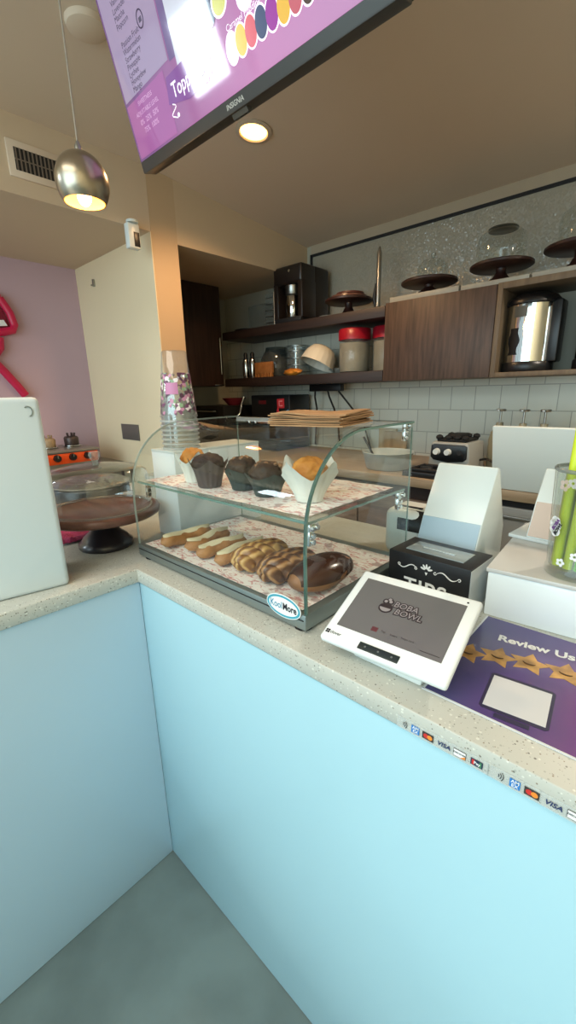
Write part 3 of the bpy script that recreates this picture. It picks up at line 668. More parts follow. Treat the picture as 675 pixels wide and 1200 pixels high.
# straws
M_sy = mat('yellow green straw', 'd2e436', 0.35); M_sg = mat('bright green straw', '7ccf42', 0.35); M_so = mat('olive yellow straw', 'bfc648', 0.35)
STR = [(-0.030, -0.020, -0.027, -0.014, 0.276, M_sy, 'tallest yellow-green straw at the front of the tumbler'), (-0.010, -0.030, -0.003, -0.028, 0.235, M_sy, 'yellow-green straw right beside the tallest straw'),
       (-0.036, 0.000, -0.034, 0.008, 0.172, M_so, 'short olive straw against the left tumbler wall'), (0.008, -0.033, 0.022, -0.026, 0.168, M_sg, 'short bright green straw at the tumbler front'),
       (0.030, -0.014, 0.034, -0.008, 0.215, M_sy, 'yellow-green straw at the right tumbler wall'), (-0.012, 0.028, -0.020, 0.034, 0.165, M_so, 'short olive straw at the back of the tumbler'),
       (0.014, 0.004, 0.006, 0.010, 0.190, M_sg, 'bright green straw standing mid tumbler'), (-0.014, -0.008, -0.008, -0.010, 0.160, M_sy, 'short yellow-green straw mid tumbler'),
       (-0.026, 0.018, -0.034, 0.026, 0.170, M_sy, 'short yellow-green straw at the back left of the tumbler'), (0.016, 0.028, 0.012, 0.032, 0.180, M_so, 'olive straw at the back right of the tumbler'),
       (0.012, -0.014, 0.016, -0.012, 0.176, M_so, 'olive straw behind the bright green front straw')]
for x0, y0, x1, y1, L, m, lab in STR:
    b0 = Vector((TC[0] + x0 * 0.85, TC[1] + y0 * 0.85, TC[2] + 0.0165)); d = Vector((x1 - x0, y1 - y0, L - 0.0165)).normalized()
    mb = MB().tube([b0, b0 + d * (L - 0.0165)], 0.0070, 16, cap=False)
    single('drinking_straw', mb, m, lab, 'straw', tuple(b0), 'bubble tea straws in the tumbler')
    if L > 0.27:
        top = b0 + d * (L - 0.0165)
        mb = MB().lathe([(0.0002, 0.0), (0.006, 0.001), (0.013, 0.006), (0.004, 0.011)], tuple(top - d * 0.001), 14, wob=lambda a, z: 1 + 0.25 * sin(3 * a))
        mb.tube([top + Vector((0.0085, 0, -0.02)), top + Vector((0.009, 0, -0.11))], 0.0022, 6)
        single('straw_wrapper', mb, M_plasticc, 'crumpled clear wrapper end on top of the tallest straw', 'wrapper', tuple(top))

# review poster (flat on the worktop)
t = thing('review_poster', 'purple laminated review poster with gold stars lying on the worktop', 'poster', (0.86, 0.18, H))
PX0, PX1, PY0, PY1 = 0.704, 0.995, 0.050, 0.310
PF = frame((PX0, PY0, H + 0.0004), (1, 0.004, 0), (0, 1, 0)); pw, ph = PX1 - PX0, PY1 - PY0
M_post = gradient('purple poster print', [(0.0, '47477a'), (0.35, '57417a'), (0.7, '7a4a86'), (1.0, '8d4a86')], 0, 0.25, scale=3.2, offset=0.38, nz_amt=0.22, coat=0.3)
MB(M=PF).box(0, pw, 0, ph, 0, 0.0010).build('printed_sheet', M_post, t)
MB(M=PF).box(-0.002, pw + 0.002, -0.0015, 0.0012, 0, 0.0013).build('laminate_edge', mat('clear laminate edge', 'cfd6dc', 0.3), t)
MB(M=PF).box(-0.0015, 0.0012, 0, ph, 0, 0.0013).build('laminate_edge', mat('clear laminate edge', 'cfd6dc', 0.3), t)
text('Review Us', 0.0255, M_ink, t, PF @ T(0.090, 0.2055, 0.0012) @ Matrix.Rotation(rad(8), 4, 'Z'), bold=0.0009, sx=0.98)
M_gold = gradient('gold star print', [(0.0, '7f6136'), (0.5, 'c79a52'), (1.0, 'e0b769')], 1, 0.35, scale=22, offset=4.0)
M_gold = mat('gold star print', 'cf9f56', 0.35, col2='8f6c3b', nscale=40)
for i in range(5):
    cx, cy = ((0.014, 0.124), (0.053, 0.142), (0.094, 0.155), (0.140, 0.162), (0.186, 0.164))[i]
    pts = []
    for k in range(10):
        r = 0.0290 if k % 2 == 0 else 0.0150; a = PI / 2 + k * PI / 5 + 0.05; pts.append((cx + r * cos(a), cy + r * sin(a)))
    pts = [(max(0.0015, x), y) for x, y in pts]
    st = MB(M=PF).prism(pts, 'z', 0.0010, 0.0012 + 0.0001 * i).build('star', M_gold, t)
    x0 = cx
    if i > 0 or True:
        MB(M=PF).tube([(max(0.003, cx + 0.009 * cos(a)), cy + 0.002 + 0.0065 * sin(a), 0.0019) for a in [PI + 0.35 + (PI - 0.7) * k / 12 for k in range(13)]], [0.0004 + 0.0009 * sin(PI * k / 12) for k in range(13)], 6).build('star_curve', mat('brown ink', '4a3522', 0.5), st)
QF = PF @ T(0.104, 0.060, 0.0012) @ Matrix.Rotation(rad(6), 4, 'Z')
q = MB(M=QF).prism([(-0.036, -0.042), (0.036, -0.042), (0.040, -0.038), (0.040, 0.038), (0.036, 0.042), (-0.036, 0.042), (-0.040, 0.038), (-0.040, -0.038)], 'z', 0, 0.0003).build('code_frame', mat('poster frame ink', '2b2546', 0.4), t)
MB(M=QF).box(-0.036, 0.036, -0.036, 0.036, 0.0003, 0.0006).build('blank_code_panel', mat('blank code panel', 'c9cdd2', 0.4), q)
MB(M=QF).box(-0.020, 0.020, -0.052, -0.044, 0, 0.0004).build('frame_tab', mat('poster frame ink', '2b2546', 0.4), q)

# ------------------------------------------------------------------ receipt printer behind the case
t = thing('receipt_printer', 'white rounded receipt printer with black front behind the case right end', 'printer', (0.44, 0.53, H))
MB().box(0.385, 0.485, 0.475, 0.585, H, 1.035, 0.022, 4).build('housing', M_white, t)
MB().prism([(0.473, 0.985), (0.473, 1.012), (0.488, 1.030), (0.492, 1.0345), (0.492, 0.985)], 'x', 0.425, 0.4862).build('front_window', M_black, t)
MB().box(0.400, 0.472, 0.505, 0.513, 1.0345, 1.0375).build('paper_slot', M_blackm, t)

# ------------------------------------------------------------------ white box with cup stack, left of the case
t = thing('storage_box', 'upright white box left of the pastry case under the stacked cups', 'box', (-0.155, 0.34, H))
MB().box(-0.213, -0.096, 0.19, 0.505, H, 1.162, 0.002).build('box_body', mat('pale blue white box', 'eaf4fa', 0.35), t)
MB().box(-0.2135, -0.0955, 0.1895, 0.5055, 1.160, 1.167, 0.0015).build('box_lid', mat('box lid white', 'd9e4e6', 0.35), t)
CP = (-0.155, 0.255, 1.1675)
M_cup = glass('printed clear cup', 'f3f5f4', 1.75, 0.06, haze=0.07, hazecol='eef2f2')
M_print = None
def cupprint():
    m, nt, out = new_mat('pink and purple cup print')
    tr = N(nt, 'ShaderNodeBsdfTransparent'); d = N(nt, 'ShaderNodeBsdfPrincipled', Roughness=0.3)
    tc = N(nt, 'ShaderNodeTexCoord'); v = N(nt, 'ShaderNodeTexVoronoi'); v.inputs['Scale'].default_value = 110; nt.links.new(tc.outputs['Object'], v.inputs['Vector'])
    sp = N(nt, 'ShaderNodeSeparateColor'); nt.links.new(v.outputs['Color'], sp.inputs[0])
    rp = N(nt, 'ShaderNodeValToRGB'); e = rp.color_ramp.elements; rp.color_ramp.interpolation = 'CONSTANT'
    cols = [(0, '7b4a6d'), (0.3, 'c98fae'), (0.5, 'f0e8ec'), (0.7, '5b3a4e'), (0.85, '8fae8a')]
    while len(e) < len(cols): e.new(0.5)
    for el, (p, c) in zip(e, cols): el.position = p; el.color = lin(c)
    nt.links.new(sp.outputs[0], rp.inputs[0]); nt.links.new(rp.outputs[0], d.inputs['Base Color'])
    gt = N(nt, 'ShaderNodeMath', operation='GREATER_THAN'); nt.links.new(sp.outputs[1], gt.inputs[0]); gt.inputs[1].default_value = 0.52
    mx = N(nt, 'ShaderNodeMixShader'); nt.links.new(gt.outputs[0], mx.inputs[0]); nt.links.new(tr.outputs[0], mx.inputs[1]); nt.links.new(d.outputs[0], mx.inputs[2]); nt.links.new(mx.outputs[0], out.inputs[0])
    return m
M_cprint = cupprint(); M_pinksq = mat('pink square print', 'c884b0', 0.4)
t = thing('plastic_cup', 'topmost upturned clear printed cup of the stack on the white box', 'cup', (CP[0], CP[1], CP[2] + 0.0875), 'upturned printed cups stacked on the white box')
z = CP[2] + 0.0875
MB().lathe([(0.0505, 0.000), (0.0525, 0.0015), (0.0525, 0.005), (0.0500, 0.0065), (0.0330, 0.172), (0.0310, 0.175), (0.0, 0.175)], (CP[0], CP[1], z), 40).build('cup_body', M_cup, t, 50)
MB().lathe([(0.0504, 0.0075), (0.0500, 0.0115), (0.0390, 0.118)], (CP[0], CP[1], z), 40).build('printed_band', M_cprint, t, 50)
mb = MB()
def sq(u, v):
    an = rad(-75 + 46 * u); zz = 0.062 + 0.030 * v; r = 0.0500 - (zz - 0.0065) / 0.1655 * 0.017 + 0.0009
    return (CP[0] + r * cos(an), CP[1] + r * sin(an), z + zz)
mb.grid(sq, 8, 2); mb.build('pink_print_square', M_pinksq, t)
t0 = thing('plastic_cup', 'lowest upturned clear cup of the stack, standing on the white box', 'cup', CP, 'upturned printed cups stacked on the white box')
MB().lathe([(0.0505, 0.000), (0.0525, 0.0015), (0.0525, 0.005), (0.0500, 0.0065), (0.0405, 0.094)], CP, 40).build('cup_body', M_cup, t0, 50)
MB().lathe([(0.0500, 0.0), (0.0532, 0.001), (0.0532, 0.005), (0.0500, 0.0060)], CP, 40).build('rolled_rim', glass('frosted rim', 'e4e8e8', 1.8, 0.08, haze=0.4, hazecol='f2f6f6'), t0, 50)
words = ['second', 'third', 'fourth', 'fifth', 'sixth', 'seventh']
for i in range(1, 7):
    copy_tree(t0, loc=(CP[0], CP[1], CP[2] + 0.0125 * i), label='upturned clear cup, %s rim up from the bottom of the stack' % words[i - 1])

# ------------------------------------------------------------------ cake stand with dome
CS = (-0.222, 0.030, H)
t = thing('cake_stand', 'large brown wooden cake stand on a black foot, left of the case', 'cake stand', CS)
MB().lathe([(0, 0), (0.068, 0), (0.072, 0.006), (0.070, 0.016), (0.062, 0.022), (0.058, 0.030), (0.040, 0.045), (0.028, 0.062), (0.026, 0.080), (0.034, 0.086), (0.0, 0.086)], CS, 40).build('foot', mat('black painted wood', '23222a', 0.3, coat=0.3), t, 50)
MB().lathe([(0, 0.086), (0.142, 0.088), (0.150, 0.093), (0.152, 0.104), (0.148, 0.110), (0.141, 0.111), (0.138, 0.1075), (0.0, 0.1075)], CS, 64).build('plate', M_platew, t, 50)
dm = thing('glass_dome', 'clear flat topped glass dome with knob on the large cake stand', 'dome', (CS[0], CS[1], H + 0.108))
MB().lathe([(0.129, 0.1085), (0.131, 0.112), (0.129, 0.195), (0.124, 0.208), (0.112, 0.217), (0.060, 0.226), (0.012, 0.229)], CS, 56).build('dome_wall', M_dome, dm, 60)
MB().lathe([(0.127, 0.1085), (0.1325, 0.1095), (0.1325, 0.1125), (0.127, 0.114)], CS, 56).build('dome_rim', glass('dome rim glass', 'cfd8d6', 1.7, 0.05, haze=0.12), dm, 60)
MB().lathe([(0.007, 0.226), (0.008, 0.238), (0.013, 0.244), (0.015, 0.253), (0.012, 0.261), (0.0, 0.263)], CS, 28).build('knob', glass('knob glass', 'e3e9e7', 1.9, 0.05, haze=0.16, hazecol='c9d2d0'), dm, 60)
# pink cloth, pan, clear cup behind the stand
mb = MB(); 
mb.grid(lambda u, v: (-0.47 + 0.16 * u, -0.06 + 0.15 * v, H + 0.003 + 0.010 * abs(noise.noise((u * 6, v * 6, 2.2))) + 0.006 * sin(u * 9) ** 2), 26, 26, thick=-0.0015)
single('mesh_cloth', mb, mat('magenta net cloth', '9a2a5a', 0.7, bump=0.5, bscale=300), 'crumpled magenta cloth on the worktop under the cake stand', 'cloth', (-0.39, 0.01, H))
PN = (-0.735, 0.215, H)
t = thing('round_griddle', 'black round cooker seen through the large cake dome', 'cooker', PN)
MB().lathe([(0, 0), (0.135, 0), (0.140, 0.006), (0.140, 0.070), (0.136, 0.076), (0.0, 0.078)], PN, 48).build('body', mat('black enamel', '1b1c1e', 0.28), t, 50)
MB().lathe([(0.0, 0.079), (0.138, 0.080), (0.140, 0.086), (0.115, 0.098), (0.0, 0.102)], PN, 48).build('foil_cover', mat('crinkled silver foil', 'a9aaa8', 0.2, 0.9, bump=1.0, bscale=30), t, 50)
MB().tube([(PN[0] + 0.137, PN[1] + 0.03, H + 0.05), (PN[0] + 0.165, PN[1] + 0.045, H + 0.055), (PN[0] + 0.168, PN[1] + 0.085, H + 0.055), (PN[0] + 0.128, PN[1] + 0.08, H + 0.05)], 0.007, 8).build('handle', M_chrome, t)
MB().lathe([(0, 0), (0.036, 0), (0.040, 0.001), (0.046, 0.105), (0.044, 0.105), (0.038, 0.003), (0, 0.003)], (-0.545, 0.36, H), 32)
single('water_cup', MB().lathe([(0, 0), (0.036, 0), (0.046, 0.100), (0.044, 0.100), (0.035, 0.003), (0, 0.003)], (-0.60, 0.42, H), 32), glass('frosty cup', 'e9eeee', 1.5, 0.1, haze=0.35), 'frosted clear cup beside the black cooker', 'cup', (-0.60, 0.42, H))

# tall white box on the left worktop
t = thing('kiosk_housing', 'tall white boxed kiosk back on the left worktop', 'kiosk', (-0.12, -0.4, H), rotz=0)
KB = T(-0.034, -0.140, H) @ Matrix.Rotation(rad(-10), 4, 'Z')
MB(M=KB).box(-0.15, 0.0, -0.55, 0.0, 0.0, 0.402, 0.010, 3).build('housing', mat('cool white enamel', 'd3e1e6', 0.35), t)
mb = MB(M=KB); mb.tube([(0.001, -0.022 + 0.0075 * cos(a), 0.375 + 0.0095 * sin(a)) for a in [rad(-80 + 14 * i) for i in range(16)]], 0.0011, 6); mb.build('lock_ring', M_alu, t)

# ------------------------------------------------------------------ far left: table with orange stove, wall fittings
t = thing('side_table', 'steel topped side table along the lilac wall behind the counter', 'table', (-1.9, 0.3, 0))
MB().box(-2.15, -1.66, -0.30, 0.87, 0.86, 0.90, 0.003).build('tabletop', M_steel, t)
for x in (-2.11, -1.70):
    for y in (-0.26, 0.83): MB().box(x - 0.02, x + 0.02, y - 0.02, y + 0.02, 0, 0.86, 0.002).build('leg', M_steel, t)
t = thing('orange_stove', 'orange fronted countertop stove with black knobs by the lilac wall', 'stove', (-1.92, 0.4, 0.9))
MB().box(-2.10, -1.758, 0.10, 0.69, 0.901, 0.998, 0.003).build('body', M_steel, t)
MB().box(-1.758, -1.750, 0.10, 0.69, 0.935, 0.996, 0.002).build('front_panel', mat('orange enamel', 'f0571c', 0.35), t)
for y in (0.19, 0.28, 0.365, 0.45, 0.537, 0.623):
    k = MB().cyl((-1.750, y, 0.972), (-1.728, y, 0.972), 0.021, 0.018, 20).build('knob', M_black, t)
    MB().box(-1.729, -1.726, y - 0.003, y + 0.003, 0.974, 0.990).build('knob_pointer', M_chrome, k)
MB().box(-2.11, -1.745, 0.09, 0.70, 0.999, 1.014, 0.003).build('top_plate', mat('grey hob plate', '8b8782', 0.35, 0.5), t)
def pot(label, x, y, m, mn, s=1.0):
    t = thing('small_pot', label, 'pot', (x, y, 1.0145), 'small pots on the orange stove')
    MB().lathe([(0, 0), (0.036 * s, 0), (0.040 * s, 0.006), (0.041 * s, 0.050 * s), (0.034 * s, 0.060 * s), (0.0, 0.064 * s)], (x, y, 1.0145), 28).build('pot_body', m, t, 50)
    mb = MB()
    for i in range(5): a = i * 2 * PI / 5; mb.cyl((x + 0.018 * s * cos(a), y + 0.018 * s * sin(a), 1.0145 + 0.058 * s), (x + 0.022 * s * cos(a), y + 0.022 * s * sin(a), 1.0145 + 0.080 * s), 0.006 * s, seg=8)
    mb.build('lid_prongs', m, t)
    MB().lathe([(0.040 * s, 0.004), (0.052 * s, 0.004), (0.052 * s, 0.010), (0.040 * s, 0.012)], (x, y, 1.0145), 28).build('base_ring', M_chrome, t, 50)
pot('pale brown small pot on the orange stove', -1.93, 0.475, mat('pale clay', 'a08a6c', 0.5), 'a', 1.0)
pot('dark small pot with a pronged lid on the orange stove', -1.94, 0.615, mat('dark metal', '4a4140', 0.4, 0.6), 'b', 1.05)

# lilac wall sign (only its end is inside the photograph)
def wallsign():
    t = thing('neon_sign', 'magenta raised wall sign on the lilac wall', 'sign', (XP, 0.3, 1.6))
    m = mat('magenta sign acrylic', 'b3123f', 0.35, emit='c01848', estr=0.12)
    def stroke(pts, r): return MB().tube([(XP + 0.026, y, z) for y, z in pts], r, 10, flat=1.0)
    mb = stroke([(0.415, 1.875), (0.455, 1.800), (0.468, 1.735), (0.455, 1.705), (0.40, 1.690), (0.32, 1.680)], 0.022); mb.build('sign_stroke', m, t, 60)
    stroke([(0.38, 1.66), (0.372, 1.60), (0.35, 1.57), (0.30, 1.56)], 0.020).build('sign_stroke', m, t, 60)
    stroke([(0.32, 1.535), (0.37, 1.468), (0.43, 1.380), (0.46, 1.33)], 0.024).build('sign_stroke', m, t, 60)
    stroke([(0.415, 1.875), (0.34, 1.90), (0.26, 1.86)], 0.022).build('sign_stroke', m, t, 60)
    mb = MB().prism([(0.30, 1.745), (0.415, 1.757), (0.43, 1.727), (0.30, 1.71)], 'x', XP + 0.001, XP + 0.03); mb.build('sign_window', M_ink, t)
    MB().prism([(0.30, 1.70), (0.45, 1.72), (0.43, 1.80), (0.40, 1.86), (0.30, 1.86)], 'x', XP + 0.0005, XP + 0.012).build('sign_backing', mat('dark magenta backing', '7c0f2e', 0.5), t)
wallsign()
t = thing('wall_sensor', 'white sensor with a dark window hanging from the bulkhead edge by the white wall', 'sensor', (XT, 0.772, 2.0))
MB().box(XT + 0.0005, XT + 0.040, 0.742, 0.802, 2.000, 2.108, 0.006).build('housing', M_white, t)
MB().box(XT + 0.0395, XT + 0.0415, 0.768, 0.797, 2.008, 2.070, 0.001).build('dark_window', M_black, t)
MB().lathe([(0, 0), (0.028, 0), (0.028, 0.010), (0, 0.012)], (XT + 0.030, 0.772, 2.1085), 24).build('mount_cap', M_white2, t)
t = thing('outlet_plate', 'grey square cover plate on the white wall', 'outlet plate', (-1.68, 0.883, 1.05))
MB().box(-1.785, -1.565, 0.8775, 0.8825, 1.045, 1.143, 0.0015).build('plate', mat('grey brown plate', '6f6964', 0.45, 0.3), t)
single('wall_hook', MB().box(-1.92, -1.905, 0.872, 0.8825, 1.965, 2.005, 0.001).cyl((-1.912, 0.86, 1.97), (-1.912, 0.8725, 1.97), 0.004), M_steel, 'tiny metal hook high on the white wall', 'hook', (-1.912, 0.8825, 1.965))
t = thing('air_vent', 'dark slatted air vent in the bulkhead near the pendant', 'vent', (XT, 0.4, 2.2))
MB().box(XT - 0.001, XT + 0.010, 0.278, 0.505, 2.165, 2.292, 0.002).build('frame', M_ceil, t)
MB().box(XT + 0.009, XT + 0.0105, 0.302, 0.500, 2.190, 2.268).build('backing', M_blackm, t)
mb = MB()
for i in range(13): mb.box(XT + 0.0100, XT + 0.0125, 0.306 + 0.0152 * i, 0.3115 + 0.0152 * i, 2.190, 2.268)
mb.box(XT + 0.0102, XT + 0.0122, 0.302, 0.500, 2.226, 2.230)
mb.build('slats', mat('grey vent slats', '77695c', 0.5), t)
# ceiling fittings
t = thing('ceiling_light', 'round recessed downlight glowing in the ceiling', 'ceiling light', (-0.62, 1.035, CEIL))
DL = T(-0.632, 1.048, CEIL - 0.0137) @ Matrix.Rotation(rad(-5.24), 4, 'X')
MB(M=DL).lathe([(0.058, -0.001), (0.075, -0.001), (0.077, -0.005), (0.060, -0.009), (0.056, -0.003)], (0, 0, 0), 40).build('trim_ring', mat('white trim', 'c9b8a3', 0.5), t, 50)
MB(M=DL).lathe([(0, -0.0035), (0.057, -0.0035), (0.057, -0.002), (0, -0.002)], (0, 0, 0), 40).build('lamp_lens', mat('warm lamp lens', 'ffe0a8', 0.5, emit='ffb95a', estr=9), t, 50)
single('smoke_detector', MB().lathe([(0, -0.022), (0.040, -0.022), (0.056, -0.016), (0.060, -0.004), (0.060, -0.0005), (0, -0.0005)], (-0.605, 0.347, CEIL), 40), M_ceil, 'round smoke detector on the ceiling beside the hanging screen', 'smoke detector', (-0.605, 0.347, CEIL))

# pendant lamp
PD = (-0.30, 0.130, 0)
t = thing('pendant_lamp', 'brushed metal egg shaped pendant lamp hanging over the left worktop', 'pendant lamp', (PD[0], PD[1], 1.768))
egg = []
for i in range(19):
    u = i / 18; a = PI * (0.02 + 0.70 * u)
    egg.append((0.0625 * sin(a) ** 0.92, 1.828 + 0.066 * cos(a)))
egg2 = [(max(r - 0.0025, 0.0005), z) for r, z in egg][::-1]
MB().lathe(egg, (PD[0], PD[1], 0), 48).build('shade', mat('brushed nickel', 'b0a593', 0.28, 1.0, bump=0.02, bscale=90), t, 60)
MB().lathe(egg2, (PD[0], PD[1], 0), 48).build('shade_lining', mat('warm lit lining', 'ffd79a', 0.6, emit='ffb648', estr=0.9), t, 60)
MB().lathe([(0.009, 1.895), (0.008, 1.905), (0.004, 1.915), (0, 1.916)], (PD[0], PD[1], 0), 20).build('cord_grip', M_steel, t)
MB().cyl((PD[0], PD[1], 1.91), (PD[0], PD[1], CEIL - 0.02), 0.0022, seg=8).build('cord', mat('grey cord', 'a19685', 0.5), t)
MB().lathe([(0, -0.001), (0.05, -0.001), (0.05, -0.02), (0.01, -0.03), (0, -0.03)], (PD[0], PD[1], CEIL), 28).build('ceiling_rose', M_steel, t)
MB().ell((PD[0], PD[1], 1.800), (0.017, 0.017, 0.022), 3).build('bulb', mat('glowing bulb', 'fff0d0', 0.4, emit='ffd08a', estr=14), t)

# ------------------------------------------------------------------ hanging menu screen
TVW, TVH = 0.73, 0.43; TI = rad(15)
TM = frame((-0.239, 0.263, 1.894), (1, 0, 0), (0, -sin(TI), cos(TI)))
t = thing('menu_screen', 'black hanging menu television showing a pink drinks menu', 'television', (0.126, 0.3, 1.9))
mb = MB(M=TM).box(-0.004, TVW + 0.004, -0.024, TVH + 0.010, -0.040, -0.001, 0.003)
mb.build('bezel', mat('dark grey bezel', '3b3936', 0.4), t)
mb = MB(M=TM)
for x0, x1, d in ((0.0, 0.21, -0.075), (0.208, 0.525, -0.050), (0.523, TVW, -0.075)):
    mb.prism([(-0.022, -0.036), (-0.005 if d < -0.06 else 0.04, d), (TVH - 0.05, d), (TVH + 0.006, -0.036)], 'x', x0, x1)
mb.build('back_shell', M_blackm, t)
mb = MB(M=TM).prism([(-0.024, -0.006), (-0.024, -0.024), (-0.032, -0.018), (-0.032, -0.010)], 'x', 0.345, 0.39)
mb.build('sensor_bump', mat('smoky sensor', '4b4843', 0.2), t)
text('INSIGNIA', 0.0125, mat('silver ink', 'b9b5ab', 0.4), t, TM @ T(0.366, -0.0125, -0.0004), bold=0.0002)
SE = 0.42
def scr(name, c, e=SE, r=0.05): return mat(name, c, r, emit=c, estr=e, spec=0.6)
s = MB(M=TM).box(0, TVW, 0, TVH, -0.002, 0.0).build('screen', gradient('pink menu glow', [(0.0, '6b4a78'), (0.30, '98648f'), (0.55, 'b67ca6'), (1.0, 'ab82a6')], 0, 0.05, SE, 1.2, 0.45), t)
def sp(name, pts, m, z): return MB(M=TM).poly([(x, y, z) for x, y in pts]).build(name, m, s)
sp('list_panel', [(0.006, 0.112), (0.196, 0.120), (0.196, 0.42), (0.006, 0.42)], scr('pale lilac list panel', '93809a', 0.55), 0.0006)
sp('price_panel', [(0.006, 0.004), (0.17, 0.004), (0.17, 0.113), (0.006, 0.106)], scr('magenta price panel', '96588c', 0.5), 0.0006)
sp('drink_photo', [(0.200, 0.115), (0.222, 0.115), (0.222, 0.42), (0.200, 0.42)], scr('violet drink photo', '6d5a80', 0.5), 0.0006)
sp('drink_photo', [(0.222, 0.09), (0.34, 0.085), (0.36, 0.42), (0.222, 0.42)], scr('pale drink photo', 'b7b4bf', 0.6), 0.0006)
mb = MB(M=TM).disc((0.342, 0.128), 0.020, 0.022, z=0.0010); mb.build('drink_pearls', scr('dark pearls', '2f3850', 0.4), s)
sp('heading_brush', [(0.165, 0.055), (0.175, 0.098), (0.25, 0.102), (0.325, 0.086), (0.32, 0.050), (0.24, 0.040)], scr('plum brush stroke', '7a4a86', 0.5), 0.0008)
M_lt = scr('menu white text', 'ece4ee', 0.6); M_dt = mat('menu dark text', '4d3f56', 0.5, emit='4d3f56', estr=0.3); M_pt = scr('menu pale text', 'c79abf', 0.55)
text('Toppings', 0.036, M_lt, s, TM @ T(0.243, 0.070, 0.0012), bold=0.0004, sx=0.86)
text('Caramel Pudding', 0.0135, M_lt, s, TM @ T(0.427, 0.089, 0.0010))
for x, y in ((0.178, 0.038), (0.292, 0.055)):
    mb = MB(M=TM); mb.tube([(x + 0.010 * sin(k * 0.9), y + 0.014 - 0.0032 * k, 0.0012) for k in range(9)], 0.0012, 5); mb.disc((x + 0.012, y - 0.008), 0.004, 0.004, z=0.0012); mb.build('swirl_ornament', M_lt, s)
for i, w in enumerate(['Passion Fruit', 'Watermelon', 'Strawberry', 'Pineapple', 'Lychee', 'Honeydew', 'Mango']):
    text(w, 0.0145, M_dt, s, TM @ T(0.050, 0.199 - 0.0128 * i, 0.0010), align='LEFT')
for i, w in enumerate(['Taro', 'Coconut', 'Vanilla', 'Lavender', 'Matcha', 'Popcorn']):
    text(w, 0.0145, M_dt, s, TM @ T(0.050, 0.292 - 0.0128 * i, 0.0010), align='LEFT')
mb = MB(M=TM); mb.tube([(0.138 + 0.011 * cos(a), 0.208 + 0.014 * sin(a), 0.001) for a in [2 * PI * i / 20 for i in range(21)]], 0.0013, 5); mb.box(0.133, 0.143, 0.203, 0.211, 0, 0.001); mb.build('list_icon', M_dt, s)
for i, w in enumerate(['SWEETNESS', 'ADJUSTABLE LEVEL', '0%  25%  50%', '75%  100%']):
    text(w, 0.0115 if i < 2 else 0.014, M_pt, s, TM @ T(0.084, 0.096 - 0.0165 * i, 0.0010))
OV = [((0.388, 0.060), 'cfc0cf'), ((0.414, 0.061), 'c9a83a'), ((0.441, 0.062), 'c4505a'), ((0.468, 0.0625), '39405e'), ((0.495, 0.062), '8a2f86'), ((0.522, 0.059), 'cf9f3c'), ((0.549, 0.060), 'b0555f'), ((0.576, 0.060), '4a3a30')]
for (c, col) in OV:
    k = MB(M=TM).disc(c, 0.0175, 0.0245, z=0.0012 + 0.0001 * c[0]).build('topping_ring', M_lt, s)
    MB(M=TM).disc(c, 0.0145, 0.0213, z=0.0016 + 0.0001 * c[0]).build('topping_picture', mat('topping ' + col, col, 0.2, emit=col, estr=0.55, col2=None), k)
for c, col in (((0.375, 0.130), 'b8b04a'), ((0.440, 0.112), 'd8cfd8'), ((0.52, 0.125), 'c99a9a')):
    k = MB(M=TM).disc(c, 0.022, 0.022, z=0.0012).build('topping_ring', M_lt, s)
    MB(M=TM).disc(c, 0.018, 0.018, z=0.0014).build('topping_picture', mat('topping ' + col, col, 0.2, emit=col, estr=0.5), k)
MB(M=TM).cyl((TVW / 2, TVH / 2, -0.075), (TVW / 2, TVH / 2, -0.13), 0.05, seg=20).build('mount_plate', M_blackm, t)
MB().cyl((0.126, 0.335, 2.06), (0.126, 0.335, CEIL - 0.001), 0.02, seg=16).build('mount_pole', M_blackm, t)

# ------------------------------------------------------------------ back wall cabinets and shelves
YC = 1.77
single('wall_shelf', MB().box(-1.80, -0.405, YC, YW - 0.001, 1.703, 1.758, 0.002), M_shelfw, 'upper dark wood shelf with the black coffee machine', 'shelf', (-1.1, 1.94, 1.703), 'dark wood wall shelves')
single('wall_shelf', MB().box(-1.80, -0.405, YC, YW - 0.001, 1.366, 1.425, 0.002), M_shelfw, 'lower dark wood shelf with the red lidded tubs', 'shelf', (-1.1, 1.94, 1.366), 'dark wood wall shelves')
t = thing('wall_cabinet', 'walnut wall cabinet with flat door under the small domed stand', 'cabinet', (-0.11, 1.94, 1.366))
MB().box(-0.403, 0.172, YC + 0.02, YW - 0.001, 1.366, 1.772, 0.001).build('carcass', M_paleply, t)
MB().box(-0.402, 0.171, YC, YC + 0.0195, 1.3665, 1.768, 0.0015).build('door', M_walnut, t)
t = thing('wall_cabinet', 'open fronted wall cabinet cubby holding the steel water boiler', 'cabinet', (0.75, 1.94, 1.366))
mb = MB().box(0.174, 0.196, YC, YW - 0.001, 1.366, 1.772, 0.001).box(0.196, 1.4, YC, YW - 0.001, 1.366, 1.386, 0.001).box(0.196, 1.4, YC, YW - 0.001, 1.745, 1.772, 0.001).box(1.40, 1.42, YC, YW - 0.001, 1.366, 1.772, 0.001)
mb.build('carcass', M_paleply, t)
MB().box(0.196, 1.40, YW - 0.02, YW - 0.002, 1.386, 1.745).build('back_panel', M_greyw, t)
t = thing('wall_cabinet', 'dark wall cabinet in the recess left of the shelves', 'cabinet', (-1.98, 1.4, 1.37))
MB().box(-2.149, -1.830, 1.045, YC, 1.372, 2.076, 0.001).build('carcass', M_dkwood, t)
d = MB().box(-1.829, -1.810, 1.05, YC - 0.001, 1.374, 2.074, 0.0015).build('door', M_dkwood, t)
MB().tube([(-1.81, 1.740, 1.46), (-1.797, 1.740, 1.46), (-1.797, 1.740, 1.72), (-1.81, 1.740, 1.72)], 0.005, 8).build('door_handle', M_chrome, d)
MB().box(-1.812, -1.806, 1.68, 1.768, 1.376, 1.386, 0.001).build('hinge_plate', M_chrome, t)
